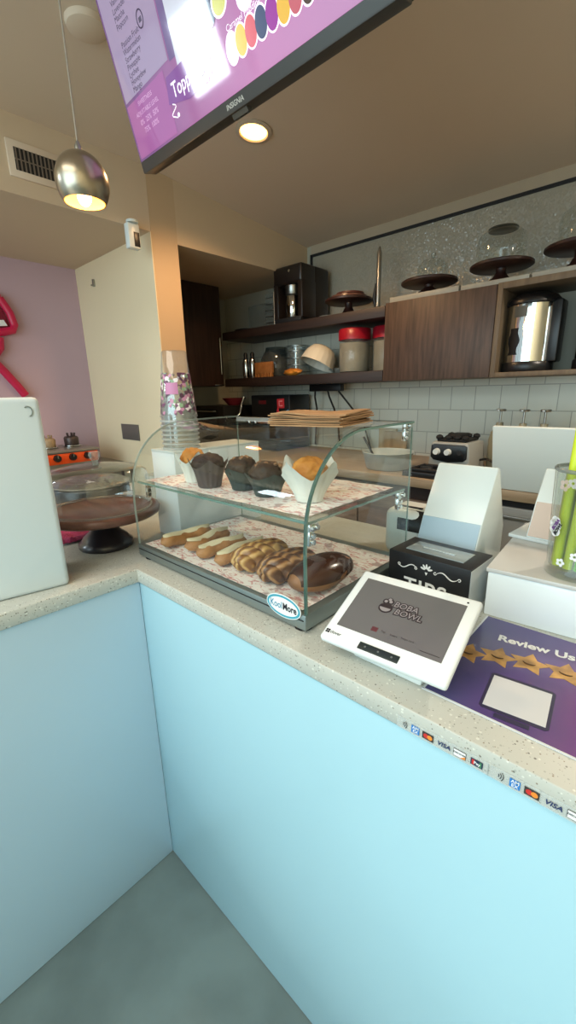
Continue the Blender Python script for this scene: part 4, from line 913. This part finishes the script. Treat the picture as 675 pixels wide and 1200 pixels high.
single('wall_slab', MB().box(-2.14, -1.80, YC + 0.02, YW - 0.002, 1.40, 1.42), M_shelfw, 'short dark shelf end inside the recess corner', 'shelf', (-1.97, 1.94, 1.40)) if False else None

# items on the upper shelf
SZ = 1.7585
t = thing('coffee_machine', 'tall black pod coffee machine on the upper shelf', 'coffee machine', (-1.13, 1.92, SZ))
CM = T(-1.135, 1.925, SZ)
MB(M=CM).box(-0.125, 0.125, -0.02, 0.14, 0.0, 0.335, 0.020, 3).build('body', mat('brown black plastic', '221b18', 0.32), t)
MB(M=CM).box(-0.125, 0.125, -0.145, 0.0, 0.225, 0.335, 0.018, 3).build('head', mat('brown black plastic', '221b18', 0.32), t)
MB(M=CM).box(-0.115, 0.115, -0.145, 0.0, 0.0, 0.030, 0.008, 2).build('drip_tray', M_blackm, t)
MB(M=CM).box(-0.125, -0.085, -0.14, 0.0, 0.02, 0.24, 0.006).build('side_column', mat('brown black plastic', '221b18', 0.32), t)
MB(M=CM).box(0.085, 0.125, -0.14, 0.0, 0.02, 0.24, 0.006).build('side_column', mat('brown black plastic', '221b18', 0.32), t)
MB(M=CM).lathe([(0, 0.0305), (0.045, 0.031), (0.048, 0.035), (0.048, 0.160), (0.043, 0.165), (0, 0.166)], (0.0, -0.085, 0), 32).build('steel_jug', M_chrome, t, 50)
MB(M=CM).lathe([(0.0, 0.168), (0.047, 0.168), (0.050, 0.172), (0.050, 0.222), (0.0, 0.224)], (0.0, -0.085, 0), 32).build('brew_head', M_steel, t, 50)
MB(M=CM).cyl((0.02, -0.146, 0.30), (0.02, -0.142, 0.30), 0.008, seg=16).build('power_button', M_chrome, t)
t = thing('wire_rack', 'clear stacked box with steel wire bands left of the coffee machine', 'box', (-1.36, 1.92, SZ))
MB().box(-1.415, -1.315, 1.86, 1.96, SZ + 0.001, 1.980, 0.003).build('clear_box', M_plasticc, t)
mb = MB()
for z in (1.79, 1.83, 1.87, 1.91, 1.95): mb.tube([(-1.416, 1.859, z), (-1.314, 1.859, z), (-1.314, 1.961, z)], 0.003, 6)
mb.tube([(-1.330, 1.8585, SZ + 0.003), (-1.330, 1.8585, 1.98)], 0.004, 6)
mb.build('wire_band', M_steel, t)
single('clear_tub', MB().box(-1.62, -1.44, 1.88, 2.02, SZ + 0.001, 1.93, 0.008), glass('dull clear plastic', 'd4d6cf', 1.45, 0.15, haze=0.10), 'wide dull clear tub at the left of the upper shelf', 'tub', (-1.53, 1.95, SZ))
single('flat_tray', MB().lathe([(0, 0.001), (0.07, 0.001), (0.085, 0.012), (0.083, 0.012), (0.069, 0.004), (0, 0.004)], (-1.63, 1.83, SZ), 32, sy=0.5), M_blackm, 'small dark oval tray at the left end of the upper shelf', 'tray', (-1.63, 1.83, SZ))

def stand(label, c, R, hgt, group, m=M_standw):
    t = thing('cake_stand', label, 'cake stand', c, group)
    MB().lathe([(0, 0), (R * 0.42, 0), (R * 0.44, 0.006), (R * 0.26, 0.022), (R * 0.15, hgt * 0.6), (R * 0.17, hgt - 0.012), (0, hgt - 0.012)], c, 32).build('foot', m, t, 50)
    MB().lathe([(0, hgt - 0.012), (R * 0.93, hgt - 0.011), (R, hgt - 0.005), (R, hgt + 0.004), (R * 0.96, hgt + 0.008), (0, hgt + 0.006)], c, 48).build('plate', m, t, 50)
    return t
GS = 'dark wooden cake stands on the back shelves'
stand('dark wooden cake stand with stacked boards between coffee machine and steel blender', (-0.735, 1.90, SZ), 0.145, 0.085, GS)
single('round_board', MB().lathe([(0, 0), (0.105, 0), (0.110, 0.006), (0.108, 0.017), (0, 0.019)], (-0.735, 1.90, SZ + 0.0925), 36), M_platew, 'round brown board lying on the empty shelf stand', 'board', (-0.735, 1.90, SZ + 0.0925))
single('round_board', MB().lathe([(0, 0), (0.080, 0), (0.085, 0.005), (0.083, 0.014), (0, 0.015)], (-0.725, 1.90, SZ + 0.112), 36), mat('red brown board', '5a3128', 0.5), 'smaller red-brown round board on top of the brown one', 'board', (-0.725, 1.90, SZ + 0.112))
t = single('white_plate', MB().lathe([(0, 0.001), (0.05, 0.001), (0.082, 0.018), (0.084, 0.020), (0.048, 0.006), (0, 0.005)], (-0.892, 1.93, SZ), 36, sy=0.9), mat('white ceramic', 'b8b6ab', 0.3), 'shallow white plate behind the stand with boards', 'plate', (-0.892, 1.93, SZ))
t = thing('hand_blender', 'slim steel stick standing upright at the right end of the upper shelf', 'blender', (-0.53, 1.90, SZ))
MB().lathe([(0, 0), (0.050, 0), (0.052, 0.006), (0.030, 0.018), (0.016, 0.026), (0.014, 0.05), (0, 0.05)], (-0.53, 1.90, SZ), 28).build('bell_foot', M_steel, t, 50)
MB().lathe([(0.0135, 0.05), (0.014, 0.30), (0.009, 0.315), (0.005, 0.335), (0, 0.336)], (-0.53, 1.90, SZ), 20).build('shaft', M_steel, t, 50)
MB().tube([(-0.547, 1.90, SZ + 0.02), (-0.556, 1.90, SZ + 0.07), (-0.548, 1.90, SZ + 0.15)], [0.004, 0.012, 0.005], 10).build('lever', M_black, t)

# top of the cabinets
TZ = 1.7725
M_tray = mat('pale grey board', 'a5a397', 0.5, noise_amt=0.1, nscale=20)
single('flat_board', MB().box(-0.47 + 0.075, -0.02, 1.80, 1.94, TZ, TZ + 0.026, 0.002), M_tray, 'pale grey board under the small domed stand on the cabinet', 'board', (-0.2, 1.87, TZ), 'pale boards on the cabinet tops')
single('flat_board', MB().box(-0.01, 0.29, 1.80, 1.94, TZ, TZ + 0.022, 0.002), M_tray, 'pale grey board under the tall domed stand on the cabinet', 'board', (0.14, 1.87, TZ), 'pale boards on the cabinet tops')
single('flat_board', MB().box(0.30, 0.80, 1.80, 1.94, TZ, TZ + 0.024, 0.002), M_tray, 'pale grey board under the cut off stand at the picture edge', 'board', (0.55, 1.87, TZ), 'pale boards on the cabinet tops')
stand('dark wooden cake stand with the small knobbed dome', (-0.215, 1.885, TZ + 0.0265), 0.142, 0.058, GS)
stand('dark wooden cake stand with the tall flat topped dome', (0.140, 1.885, TZ + 0.0225), 0.138, 0.072, GS)
stand('dark wooden cake stand over the boiler cubby at the picture edge', (0.455, 1.885, TZ + 0.0245), 0.138, 0.085, GS)
c = (-0.200, 1.885, TZ + 0.0265 + 0.065)
t = thing('glass_dome', 'small clear dome with a knob on the cabinet top stand', 'dome', c, 'glass domes on the cabinet tops')
MB().lathe([(0.078, 0), (0.080, 0.035), (0.074, 0.065), (0.055, 0.088), (0.030, 0.099), (0.008, 0.102)], c, 40).build('dome_wall', M_dome, t, 60)
MB().lathe([(0.076, 0.0), (0.0825, 0.001), (0.0825, 0.004), (0.077, 0.005)], c, 40).build('dome_rim', MC['dome rim glass'], t, 60)
MB().lathe([(0.006, 0.100), (0.006, 0.108), (0.013, 0.114), (0.013, 0.124), (0.0, 0.130)], c, 24).build('knob', MC['knob glass'], t, 60)
c = (0.132, 1.885, TZ + 0.0225 + 0.079)
t = thing('glass_dome', 'tall flat topped clear dome on the middle cabinet top stand', 'dome', c, 'glass domes on the cabinet tops')
MB().lathe([(0.106, 0), (0.108, 0.090), (0.100, 0.118), (0.080, 0.134), (0.058, 0.140)], c, 44).build('dome_wall', M_dome, t, 60)
MB().lathe([(0.104, 0.0), (0.1105, 0.001), (0.1105, 0.004), (0.105, 0.005)], c, 44).build('dome_rim', MC['dome rim glass'], t, 60)
MB().lathe([(0, 0.1405), (0.062, 0.1405), (0.066, 0.145), (0.062, 0.150), (0, 0.150)], c, 40).build('dome_cap', mat('dark dome cap', '4b4a40', 0.3), t, 60)
c = (0.47, 1.885, TZ + 0.0245 + 0.092)
t = thing('glass_dome', 'clear dome at the picture edge on the right hand stand', 'dome', c, 'glass domes on the cabinet tops')
MB().lathe([(0.106, 0), (0.108, 0.090), (0.100, 0.118), (0.080, 0.134), (0.008, 0.140)], c, 44).build('dome_wall', M_dome, t, 60)
MB().lathe([(0.006, 0.139), (0.006, 0.147), (0.013, 0.153), (0.013, 0.163), (0.0, 0.169)], c, 24).build('knob', MC['knob glass'], t, 60)

# water boilers in the cubby
def boiler(label, x, y):
    z = 1.3865; c = (x, y, z)
    t = thing('water_boiler', label, 'water boiler', c, 'steel water boilers in the cubby')
    MB().lathe([(0, 0), (0.106, 0), (0.110, 0.006), (0.110, 0.040), (0.106, 0.044), (0, 0.044)], c, 48).build('base', M_black, t, 50)
    MB().lathe([(0.104, 0.044), (0.105, 0.29)], c, 64).build('steel_body', mat('mirror steel', 'd9d7cf', 0.06, 1.0), t, 50)
    MB().lathe([(0.106, 0.288), (0.112, 0.292), (0.112, 0.305), (0.095, 0.325), (0.060, 0.340), (0.0, 0.346)], c, 48).build('lid', M_black, t, 50)
    MB().box(x + 0.085, x + 0.128, y - 0.05, y + 0.05, z + 0.04, z + 0.30, 0.008).build('side_spine', M_black, t)
    mb = MB()
    def g(u, v):
        an = rad(-128 + 26 * u); r = 0.1062; zz = 0.075 + 0.115 * v
        w = 1 - 0.25 * sin(v * 9)
        an = rad(-115) + (an - rad(-115)) * w
        return (x + r * cos(an), y + r * sin(an), z + zz)
    mb.grid(g, 6, 14); mb.build('spout_shield', M_black, t)
    mb = MB(); mb.grid(lambda u, v: (x + 0.1062 * cos(rad(-118 + 30 * u)), y + 0.1062 * sin(rad(-118 + 30 * u)), z + 0.235 + 0.045 * v), 6, 2); mb.build('control_label', mat('grey control label', '55554f', 0.3), t)
    return t
bt = boiler('mirror steel water boiler with black lid in the open cubby', 0.297, 1.90)
copy_tree(bt, loc=(0.592, 1.90, 1.3865), label='steel water boiler cut off by the picture edge')

# lower shelf items
LZ = 1.4255
for i, (x, lab) in enumerate(((-1.648, 'left one of two slim steel shakers on the lower shelf'), (-1.575, 'slim steel shaker beside the dark glass jar'))):
    t = thing('steel_shaker', lab, 'shaker', (x, 1.86, LZ), 'slim steel shakers on the lower shelf')
    MB().lathe([(0, 0), (0.022, 0), (0.026, 0.01), (0.027, 0.11), (0.020, 0.135), (0, 0.136)], (x, 1.86, LZ), 24).build('body', M_chrome, t, 50)
    MB().lathe([(0.019, 0.134), (0.014, 0.15), (0.016, 0.17), (0.010, 0.185), (0, 0.187)], (x, 1.86, LZ), 24).build('cap', M_black, t, 50)
t = thing('glass_jar', 'large dark glass jar behind the orange rack on the lower shelf', 'jar', (-1.43, 2.0, LZ))
MB().lathe([(0, 0.002), (0.105, 0.002), (0.115, 0.02), (0.118, 0.13), (0.085, 0.19), (0.08, 0.21), (0.076, 0.21), (0.08, 0.19), (0.11, 0.13), (0.10, 0.012), (0, 0.012)], (-1.43, 1.975, LZ), 36).build('jar_wall', glass('dark jar glass', '9ea295', 1.5, 0.05, haze=0.06), t, 50)
MB().lathe([(0, 0.014), (0.098, 0.014), (0.106, 0.09), (0.05, 0.10), (0, 0.10)], (-1.43, 1.975, LZ), 30, wob=lambda a, z: 1 + 0.03 * sin(5 * a)).build('contents', mat('dark pearls fill', '3a3a34', 0.4, bump=0.8, bscale=60), t, 50)
t = thing('wooden_rack', 'small orange wooden rack with slotted foot on the lower shelf', 'rack', (-1.42, 1.83, LZ))
MB().box(-1.515, -1.335, 1.825, 1.845, LZ + 0.028, LZ + 0.105, 0.003).build('board', mat('orange wood', 'b5763f', 0.5, col2='9a5f30', nscale=20), t)
mb = MB()
for i in range(7): mb.box(-1.515 + 0.0262 * i, -1.500 + 0.0262 * i, 1.825, 1.845, LZ, LZ + 0.03)
mb.build('comb_foot', MC['orange wood'], t)
t = thing('wire_canister', 'clear canister with steel wire bands on the lower shelf', 'canister', (-1.20, 1.955, LZ))
MB().lathe([(0, 0.002), (0.075, 0.002), (0.078, 0.006), (0.078, 0.200), (0.075, 0.202), (0.073, 0.2), (0.073, 0.008), (0, 0.008)], (-1.20, 1.955, LZ), 32).build('canister_wall', M_plasticc, t, 50)
mb = MB()
for z in (0.03, 0.075, 0.12, 0.165, 0.2): mb.tube([(-1.20 + 0.080 * cos(a), 1.955 + 0.080 * sin(a), LZ + z) for a in [2 * PI * i / 28 for i in range(29)]], 0.003, 6)
mb.build('wire_band', M_steel, t)
MB().lathe([(0, 0.0), (0.016, 0), (0.016, 0.19), (0, 0.195)], (-1.20, 1.935, LZ + 0.009), 16).build('steel_post', M_chrome, t, 50)
single('orange_pouch', MB().ell((-1.135, 1.825, LZ + 0.024), (0.075, 0.035, 0.024), 3, fn=lambda c: 1 + 0.25 * noise.noise(c * 2.2)), mat('orange pouch', 'd78a2e', 0.5, col2='a85f1e', nscale=20), 'small orange lumpy pouch on the lower shelf edge', 'pouch', (-1.135, 1.825, LZ))
t = thing('fluted_bowl', 'tipped cream fluted bowl on the lower shelf beside the red lids', 'bowl', (-0.94, 1.90, LZ))
BM = T(-0.945, 1.895, LZ + 0.120) @ Matrix.Rotation(rad(14), 4, 'Y') @ Matrix.Rotation(rad(158), 4, 'X')
MB(M=BM).lathe([(0.0, -0.056), (0.045, -0.056), (0.075, -0.04), (0.100, 0.0), (0.118, 0.065), (0.113, 0.065), (0.095, 0.002), (0.07, -0.034), (0, -0.048)], (0, 0, 0), 60, wob=lambda a, z: 1 + 0.035 * abs(sin(a * 10)) * (1 if z < 0.05 else 0.3)).build('bowl_wall', mat('cream ceramic', 'd8d3c2', 0.45), t, 50)
single('small_white_bowl', MB().lathe([(0, 0), (0.04, 0), (0.085, 0.036), (0.082, 0.037), (0.038, 0.005), (0, 0.004)], (-0.86, 2.0, LZ), 32), mat('white china', 'c5c4b8', 0.3), 'small white bowl under the tipped fluted bowl', 'bowl', (-0.86, 2.0, LZ))
for i, (x, y, lab) in enumerate(((-0.675, 1.885, 'left clear powder tub with a red lid on the lower shelf'), (-0.478, 1.955, 'clear powder tub with a red lid beside the walnut cabinet'))):
    c = (x, y, LZ); t = thing('powder_tub', lab, 'tub', c, 'red lidded powder tubs')
    MB().lathe([(0, 0.002), (0.088, 0.002), (0.093, 0.008), (0.093, 0.185), (0.089, 0.19)], c, 40).build('tub_wall', M_plasticc, t, 50)
    MB().lathe([(0, 0.006), (0.088, 0.006), (0.090, 0.17), (0.05, 0.178), (0, 0.176)], c, 40).build('powder', mat('beige powder', '9f9681', 0.7, col2='8a8170', nscale=10), t, 50)
    MB().lathe([(0.090, 0.186), (0.098, 0.187), (0.098, 0.245), (0.090, 0.252), (0, 0.252)], c, 40).build('lid', mat('red lid', '9a1526', 0.35), t, 50)
# power strip under the shelf
t = thing('power_strip', 'black power strip with cords under the lower shelf', 'power strip', (-0.96, 2.0, 1.33))
MB().box(-1.10, -0.83, 1.955, 1.999, 1.318, 1.365, 0.004).build('strip', M_black, t)
for x, dx in ((-1.06, -0.06), (-0.95, 0.03), (-0.86, 0.16)):
    MB().tube([(x, 1.975, 1.32), (x + dx * 0.2, 1.985, 1.28), (x + dx * 0.5, 2.03, 1.20), (x + dx, 2.06, 1.08), (x + dx * 1.3, 2.07, 0.935)], 0.0065, 8).build('cord', M_black, t)

# ------------------------------------------------------------------ back counter and its appliances
single('worktop', MB().box(-2.14, 2.4, 1.40, YW - 0.001, 0.872, H, 0.003), wood('pale wood worktop', 'a8957c', '937f66', 'x', 0.45), 'pale wood back worktop along the tiled wall', 'worktop', (0, 1.75, 0.872))
t = thing('base_cabinet', 'brown wood base cabinet under the back worktop', 'cabinet', (-0.9, 1.76, 0))
MB().box(-2.13, 0.27, 1.46, YW - 0.002, 0.0, 0.871).build('carcass', M_shelfw, t)
for i in range(4):
    d = MB().box(-2.12 + 0.598 * i, -2.12 + 0.598 * i + 0.59, 1.44, 1.459, 0.10, 0.80, 0.002).build('door', wood('brown base door', '8a7260', '725c4c', 'x', 0.5), t)
    MB().tube([(-1.86 + 0.598 * i, 1.44, 0.75), (-1.86 + 0.598 * i, 1.425, 0.75), (-1.74 + 0.598 * i, 1.425, 0.75), (-1.74 + 0.598 * i, 1.44, 0.75)], 0.004, 6).build('handle', M_steel, d)
t = thing('drawer_cabinet', 'grey steel drawer cabinet under the back worktop', 'cabinet', (0.8, 1.76, 0))
MB().box(0.285, 1.4, 1.46, YW - 0.002, 0.0, 0.871).build('carcass', M_blackm, t)
for i, z in enumerate((0.60, 0.34, 0.10)):
    d = MB().box(0.29, 1.395, 1.44, 1.459, z, z + 0.235, 0.003).build('drawer', mat('light grey steel', 'a9a8a4', 0.35, 0.3), t)
    MB().box(0.33, 1.36, 1.425, 1.4405, z + 0.185, z + 0.2, 0.002).build('drawer_pull', M_steel, d)
# blender base
t = thing('blender_base', 'grey commercial blender base with black panel and two white knobs', 'blender', (0.055, 1.75, H))
MB().prism([(-0.055, H + 0.001), (0.165, H + 0.001), (0.150, H + 0.145), (-0.040, H + 0.145)], 'y', 1.66, 1.87, 0.010).build('body', mat('grey blender housing', 'a3a49e', 0.4), t)
MB().prism([(-0.036, H + 0.070), (-0.020, H + 0.055), (0.055, H + 0.046), (0.130, H + 0.055), (0.146, H + 0.070), (0.144, H + 0.128), (0.130, H + 0.135), (-0.02, H + 0.135), (-0.034, H + 0.128)], 'y', 1.652, 1.662, 0.002).build('control_panel', M_black, t)
for x in (-0.002, 0.055): MB().cyl((x, 1.630, H + 0.098), (x, 1.652, H + 0.098), 0.014, 0.017, 20).build('knob', M_white, t)
MB().cyl((0.112, 1.645, H + 0.098), (0.112, 1.652, H + 0.098), 0.012, seg=16).build('knob', M_blackm, t)
mb = MB().box(-0.020, 0.13, 1.68, 1.85, H + 0.145, H + 0.160, 0.006)
for x in (-0.01, 0.035, 0.08, 0.12):
    for y in (1.69, 1.84): mb.ell((x, y, H + 0.166), (0.018, 0.02, 0.014), 2)
mb.box(0.02, 0.09, 1.70, 1.83, H + 0.158, H + 0.182, 0.008)
mb.build('rubber_cradle', M_rubber, t, 50)
MB().tube([(0.16, 1.80, H + 0.05), (0.20, 1.79, H + 0.06), (0.235, 1.78, H + 0.045), (0.26, 1.80, H + 0.006)], 0.006, 8).build('cord', M_black, t)
# gas hob left of the blender
t = thing('gas_hob', 'black countertop gas hob behind the right end of the pastry case', 'hob', (0.05, 1.52, H))
MB().box(-0.07, 0.17, 1.425, 1.63, H, H + 0.025, 0.003).build('body', M_black, t)
MB().tube([(-0.04, 1.46, H + 0.032), (0.14, 1.46, H + 0.032), (0.14, 1.60, H + 0.032), (-0.04, 1.60, H + 0.032), (-0.04, 1.46, H + 0.032)], 0.008, 6).build('grate', M_blackm, t)
mb = MB()
for x in (0.0, 0.10): mb.cyl((x, 1.54, H + 0.025), (x, 1.54, H + 0.036), 0.035, 0.03)
mb.build('burner', M_blackm, t)
# white slanted bin and syrup bottles
t = thing('white_bin', 'large white slanted bin on the back worktop in front of the syrup pumps', 'bin', (0.5, 1.45, H))
MB().prism([(1.405, H + 0.001), (1.335, 1.172), (1.352, 1.176), (1.420, H + 0.001)], 'x', 0.352, 0.80, 0.003).build('front_panel', mat('white bin panel', 'e6efed', 0.3), t)
MB().box(0.354, 0.798, 1.4205, 1.55, H + 0.001, 1.10, 0.002).build('bin_body', M_white2, t)
SY = [(0.213, 1.88, 'amber', 'syrup bottle standing left of the white bin'), (0.325, 1.86, 'pale', 'middle syrup pump bottle behind the white bin'), (0.415, 1.86, 'pale', 'syrup pump bottle behind the white bin, nearest the straws')]
for x, y, k, lab in SY:
    c = (x, y, H); t = thing('syrup_bottle', lab, 'bottle', c, 'syrup pump bottles on the back worktop')
    MB().lathe([(0, 0.001), (0.042, 0.001), (0.045, 0.006), (0.045, 0.150), (0.038, 0.185), (0.018, 0.215), (0.016, 0.235), (0, 0.236)], c, 32).build('bottle_body', mat('translucent syrup', '97927a', 0.25, alpha=0.9), t, 50)
    MB().cyl((x, y, H + 0.235), (x, y, H + 0.292), 0.0055, seg=12).build('pump_stem', M_steel, t)
    MB().lathe([(0, 0.290), (0.022, 0.290), (0.024, 0.294), (0.022, 0.300), (0, 0.301)], c, 20).box(x - 0.006, x + 0.006, y - 0.05, y, H + 0.291, H + 0.298, 0.001).build('pump_head', M_steel, t)
# mixing tub, cutting board, tongs behind the case
t = thing('steel_bowl', 'pale round mixing tub on the back worktop seen through the case', 'tub', (-0.235, 1.56, H))
MB().lathe([(0, 0.001), (0.12, 0.001), (0.13, 0.006), (0.155, 0.100), (0.160, 0.104), (0.157, 0.108), (0.150, 0.102), (0.125, 0.010), (0, 0.010)], (-0.235, 1.57, H), 40, M=T(-0.235, 1.57, H) @ Matrix.Diagonal((0.85, 0.85, 0.85, 1)) @ T(0.235, -1.57, -H)).build('tub_wall', mat('pale grey plastic', 'b5bcba', 0.35), t, 50)
MB().tube([(-0.28, 1.56, H + 0.012), (-0.375, 1.55, H + 0.16)], 0.006, 8).build('spoon', M_black, t)
single('cutting_board', MB().box(-0.545, -0.385, 2.055, 2.075, H, 1.06, 0.004), wood('beech board', 'b08e63', '9d7b52', 'z', 0.5), 'upright wooden cutting board against the tiled wall', 'cutting board', (-0.465, 2.065, H))
single('cutting_board', MB().box(-0.60, -0.47, 2.078, 2.096, H, 1.075, 0.004), wood('pale board', 'c0a57e', 'ad906a', 'z', 0.5), 'paler cutting board tucked behind the beech board', 'cutting board', (-0.53, 2.087, H))
# dark appliances on the left of the back worktop
t = thing('toaster_oven', 'dark counter oven at the left end of the back worktop', 'oven', (-1.93, 1.85, H))
MB().box(-2.13, -1.73, 1.68, 2.02, H + 0.012, 1.225, 0.006).build('body', mat('charcoal metal', '2b2c2c', 0.35, 0.4), t)
MB().box(-2.11, -1.80, 1.674, 1.681, H + 0.04, 1.20, 0.002).build('door', mat('dark oven glass', '0e0f10', 0.08), t)
MB().tube([(-2.09, 1.674, 1.185), (-2.09, 1.655, 1.185), (-1.82, 1.655, 1.185), (-1.82, 1.674, 1.185)], 0.006, 8).build('handle', M_steel, t)
for x in (-2.10, -1.76):
    for y in (1.71, 1.99): MB().cyl((x, y, H), (x, y, H + 0.013), 0.012, seg=12).build('foot', M_rubber, t)
single('red_bowl', MB().lathe([(0, 0), (0.05, 0), (0.098, 0.055), (0.095, 0.056), (0.047, 0.006), (0, 0.005)], (-1.83, 1.88, 1.2255), 32), mat('dull red plastic', '8c2f3b', 0.45), 'dull red bowl on top of the dark counter oven', 'bowl', (-1.83, 1.88, 1.2255))
t = thing('espresso_machine', 'black coffee brewer with red and blue stickers on the back worktop', 'coffee machine', (-1.40, 1.9, H))
MB().box(-1.585, -1.185, 1.84, 2.06, H + 0.005, 1.300, 0.008).build('body', M_black, t)
MB().box(-1.585, -1.185, 1.70, 1.84, H + 0.005, H + 0.05, 0.006).build('drip_tray', M_blackm, t)
MB().tube([(-1.62, 1.80, 1.29), (-1.63, 1.78, 1.24), (-1.605, 1.74, 1.17), (-1.64, 1.72, 1.12), (-1.60, 1.72, 1.10)], 0.010, 10).build('steam_wand', M_chrome, t)
MB().box(-1.50, -1.42, 1.836, 1.8405, 1.235, 1.262, 0.001).build('display', mat('red display', '5a1a20', 0.3), t)
def sticker(x, z, col, a):
    SM = frame((x, 1.8385, z), (cos(a), 0, sin(a)), (-sin(a), 0, cos(a)))
    k = MB(M=SM).box(-0.035, 0.035, -0.033, 0.033, 0, 0.0012, 0.0).build('sticker', mat('sticker ' + col, col, 0.4), t)
    mb = MB(M=SM); mb.box(-0.018, 0.018, 0.012, 0.020, 0.0012, 0.0018).box(-0.018, 0.018, -0.020, -0.012, 0.0012, 0.0018).box(-0.018, -0.010, -0.02, 0.02, 0.0012, 0.0018); mb.build('sticker_mark', M_ink if col[0] == '4' else mat('sticker pink', 'd98f94', 0.4), k)
sticker(-1.270, 1.240, 'b8303a', 0.05); sticker(-1.215, 1.155, '4a94b8', 0.4)
MB().ell((-1.30, 1.838, 1.16), (0.016, 0.002, 0.05), 2).build('sticker', MC['sticker b8303a'], t)

# ------------------------------------------------------------------ lights and world
def area(name, loc, rot, sx, sy, power, col):
    l = bpy.data.lights.new(name, 'AREA'); l.shape = 'RECTANGLE'; l.size = sx; l.size_y = sy; l.energy = power; l.color = lin(col)[:3]
    o = bpy.data.objects.new(name, l); COL.objects.link(o); o.location = loc; o.rotation_euler = rot; return o
def point(name, loc, power, col, r=0.03):
    l = bpy.data.lights.new(name, 'POINT'); l.energy = power; l.color = lin(col)[:3]; l.shadow_soft_size = r
    o = bpy.data.objects.new(name, l); COL.objects.link(o); o.location = loc; return o
def spot(name, loc, power, col, ang, r=0.05, blend=0.6):
    l = bpy.data.lights.new(name, 'SPOT'); l.energy = power; l.color = lin(col)[:3]; l.spot_size = rad(ang); l.spot_blend = blend; l.shadow_soft_size = r
    o = bpy.data.objects.new(name, l); COL.objects.link(o); o.location = loc; return o
# daylight entering through the storefront panes (area lights face +Y into the room)
area('shopfront_daylight', (0.8, -4.1, 1.9), (rad(90), 0, 0), 4.4, 2.8, 135, 'd6f2fa')
area('shopfront_daylight_upper', (-3.95, -4.1, 3.12), (rad(90), 0, 0), 0.64, 0.66, 40, 'e6f6ff')
area('lobby_overhead_fill', (0.4, -2.3, 3.65), (0, 0, 0), 3.4, 2.6, 120, 'fff4e6')  # unseen overhead light, added to brighten the counter tops
spot('downlight_lamp', (-0.632, 1.045, CEIL - 0.035), 48, 'ffcb92', 150)
spot('kitchen_fill_spot', (1.3, 1.45, CEIL - 0.12), 60, 'fff0dc', 150)  # lamp without a fixture, added to brighten the kitchen side
point('pendant_bulb', (PD[0], PD[1], 1.772), 2.2, 'ffb866', 0.02)
W = bpy.data.worlds.new('daylight'); S.world = W; W.use_nodes = True
bg = W.node_tree.nodes['Background']; bg.inputs[0].default_value = lin('cfe6f2'); bg.inputs[1].default_value = 1.0

# ------------------------------------------------------------------ camera
a, b, c = -0.752091888, 0.274176667, -0.0207911901
fw = Vector((sin(a) * cos(b), cos(a) * cos(b), -sin(b))); r0 = Vector((cos(a), -sin(a), 0)); u0 = r0.cross(fw)
rt = r0 * cos(c) + u0 * sin(c); up = -r0 * sin(c) + u0 * cos(c)
cam = bpy.data.cameras.new('camera'); co = bpy.data.objects.new('camera', cam); COL.objects.link(co)
co.matrix_world = Matrix(((rt.x, up.x, -fw.x, 0.91300), (rt.y, up.y, -fw.y, -0.44169), (rt.z, up.z, -fw.z, 1.31563), (0, 0, 0, 1)))
cam.sensor_fit = 'VERTICAL'; cam.sensor_height = 36; cam.lens = 498.145 / 1200 * 36; cam.clip_start = 0.02
S.camera = co
S.view_settings.view_transform = 'Standard'
S.view_settings.exposure = 0.0
S.cycles.max_bounces = 10; S.cycles.transparent_max_bounces = 24; S.cycles.caustics_reflective = False; S.cycles.caustics_refractive = False
S.cycles.sample_clamp_indirect = 4.0
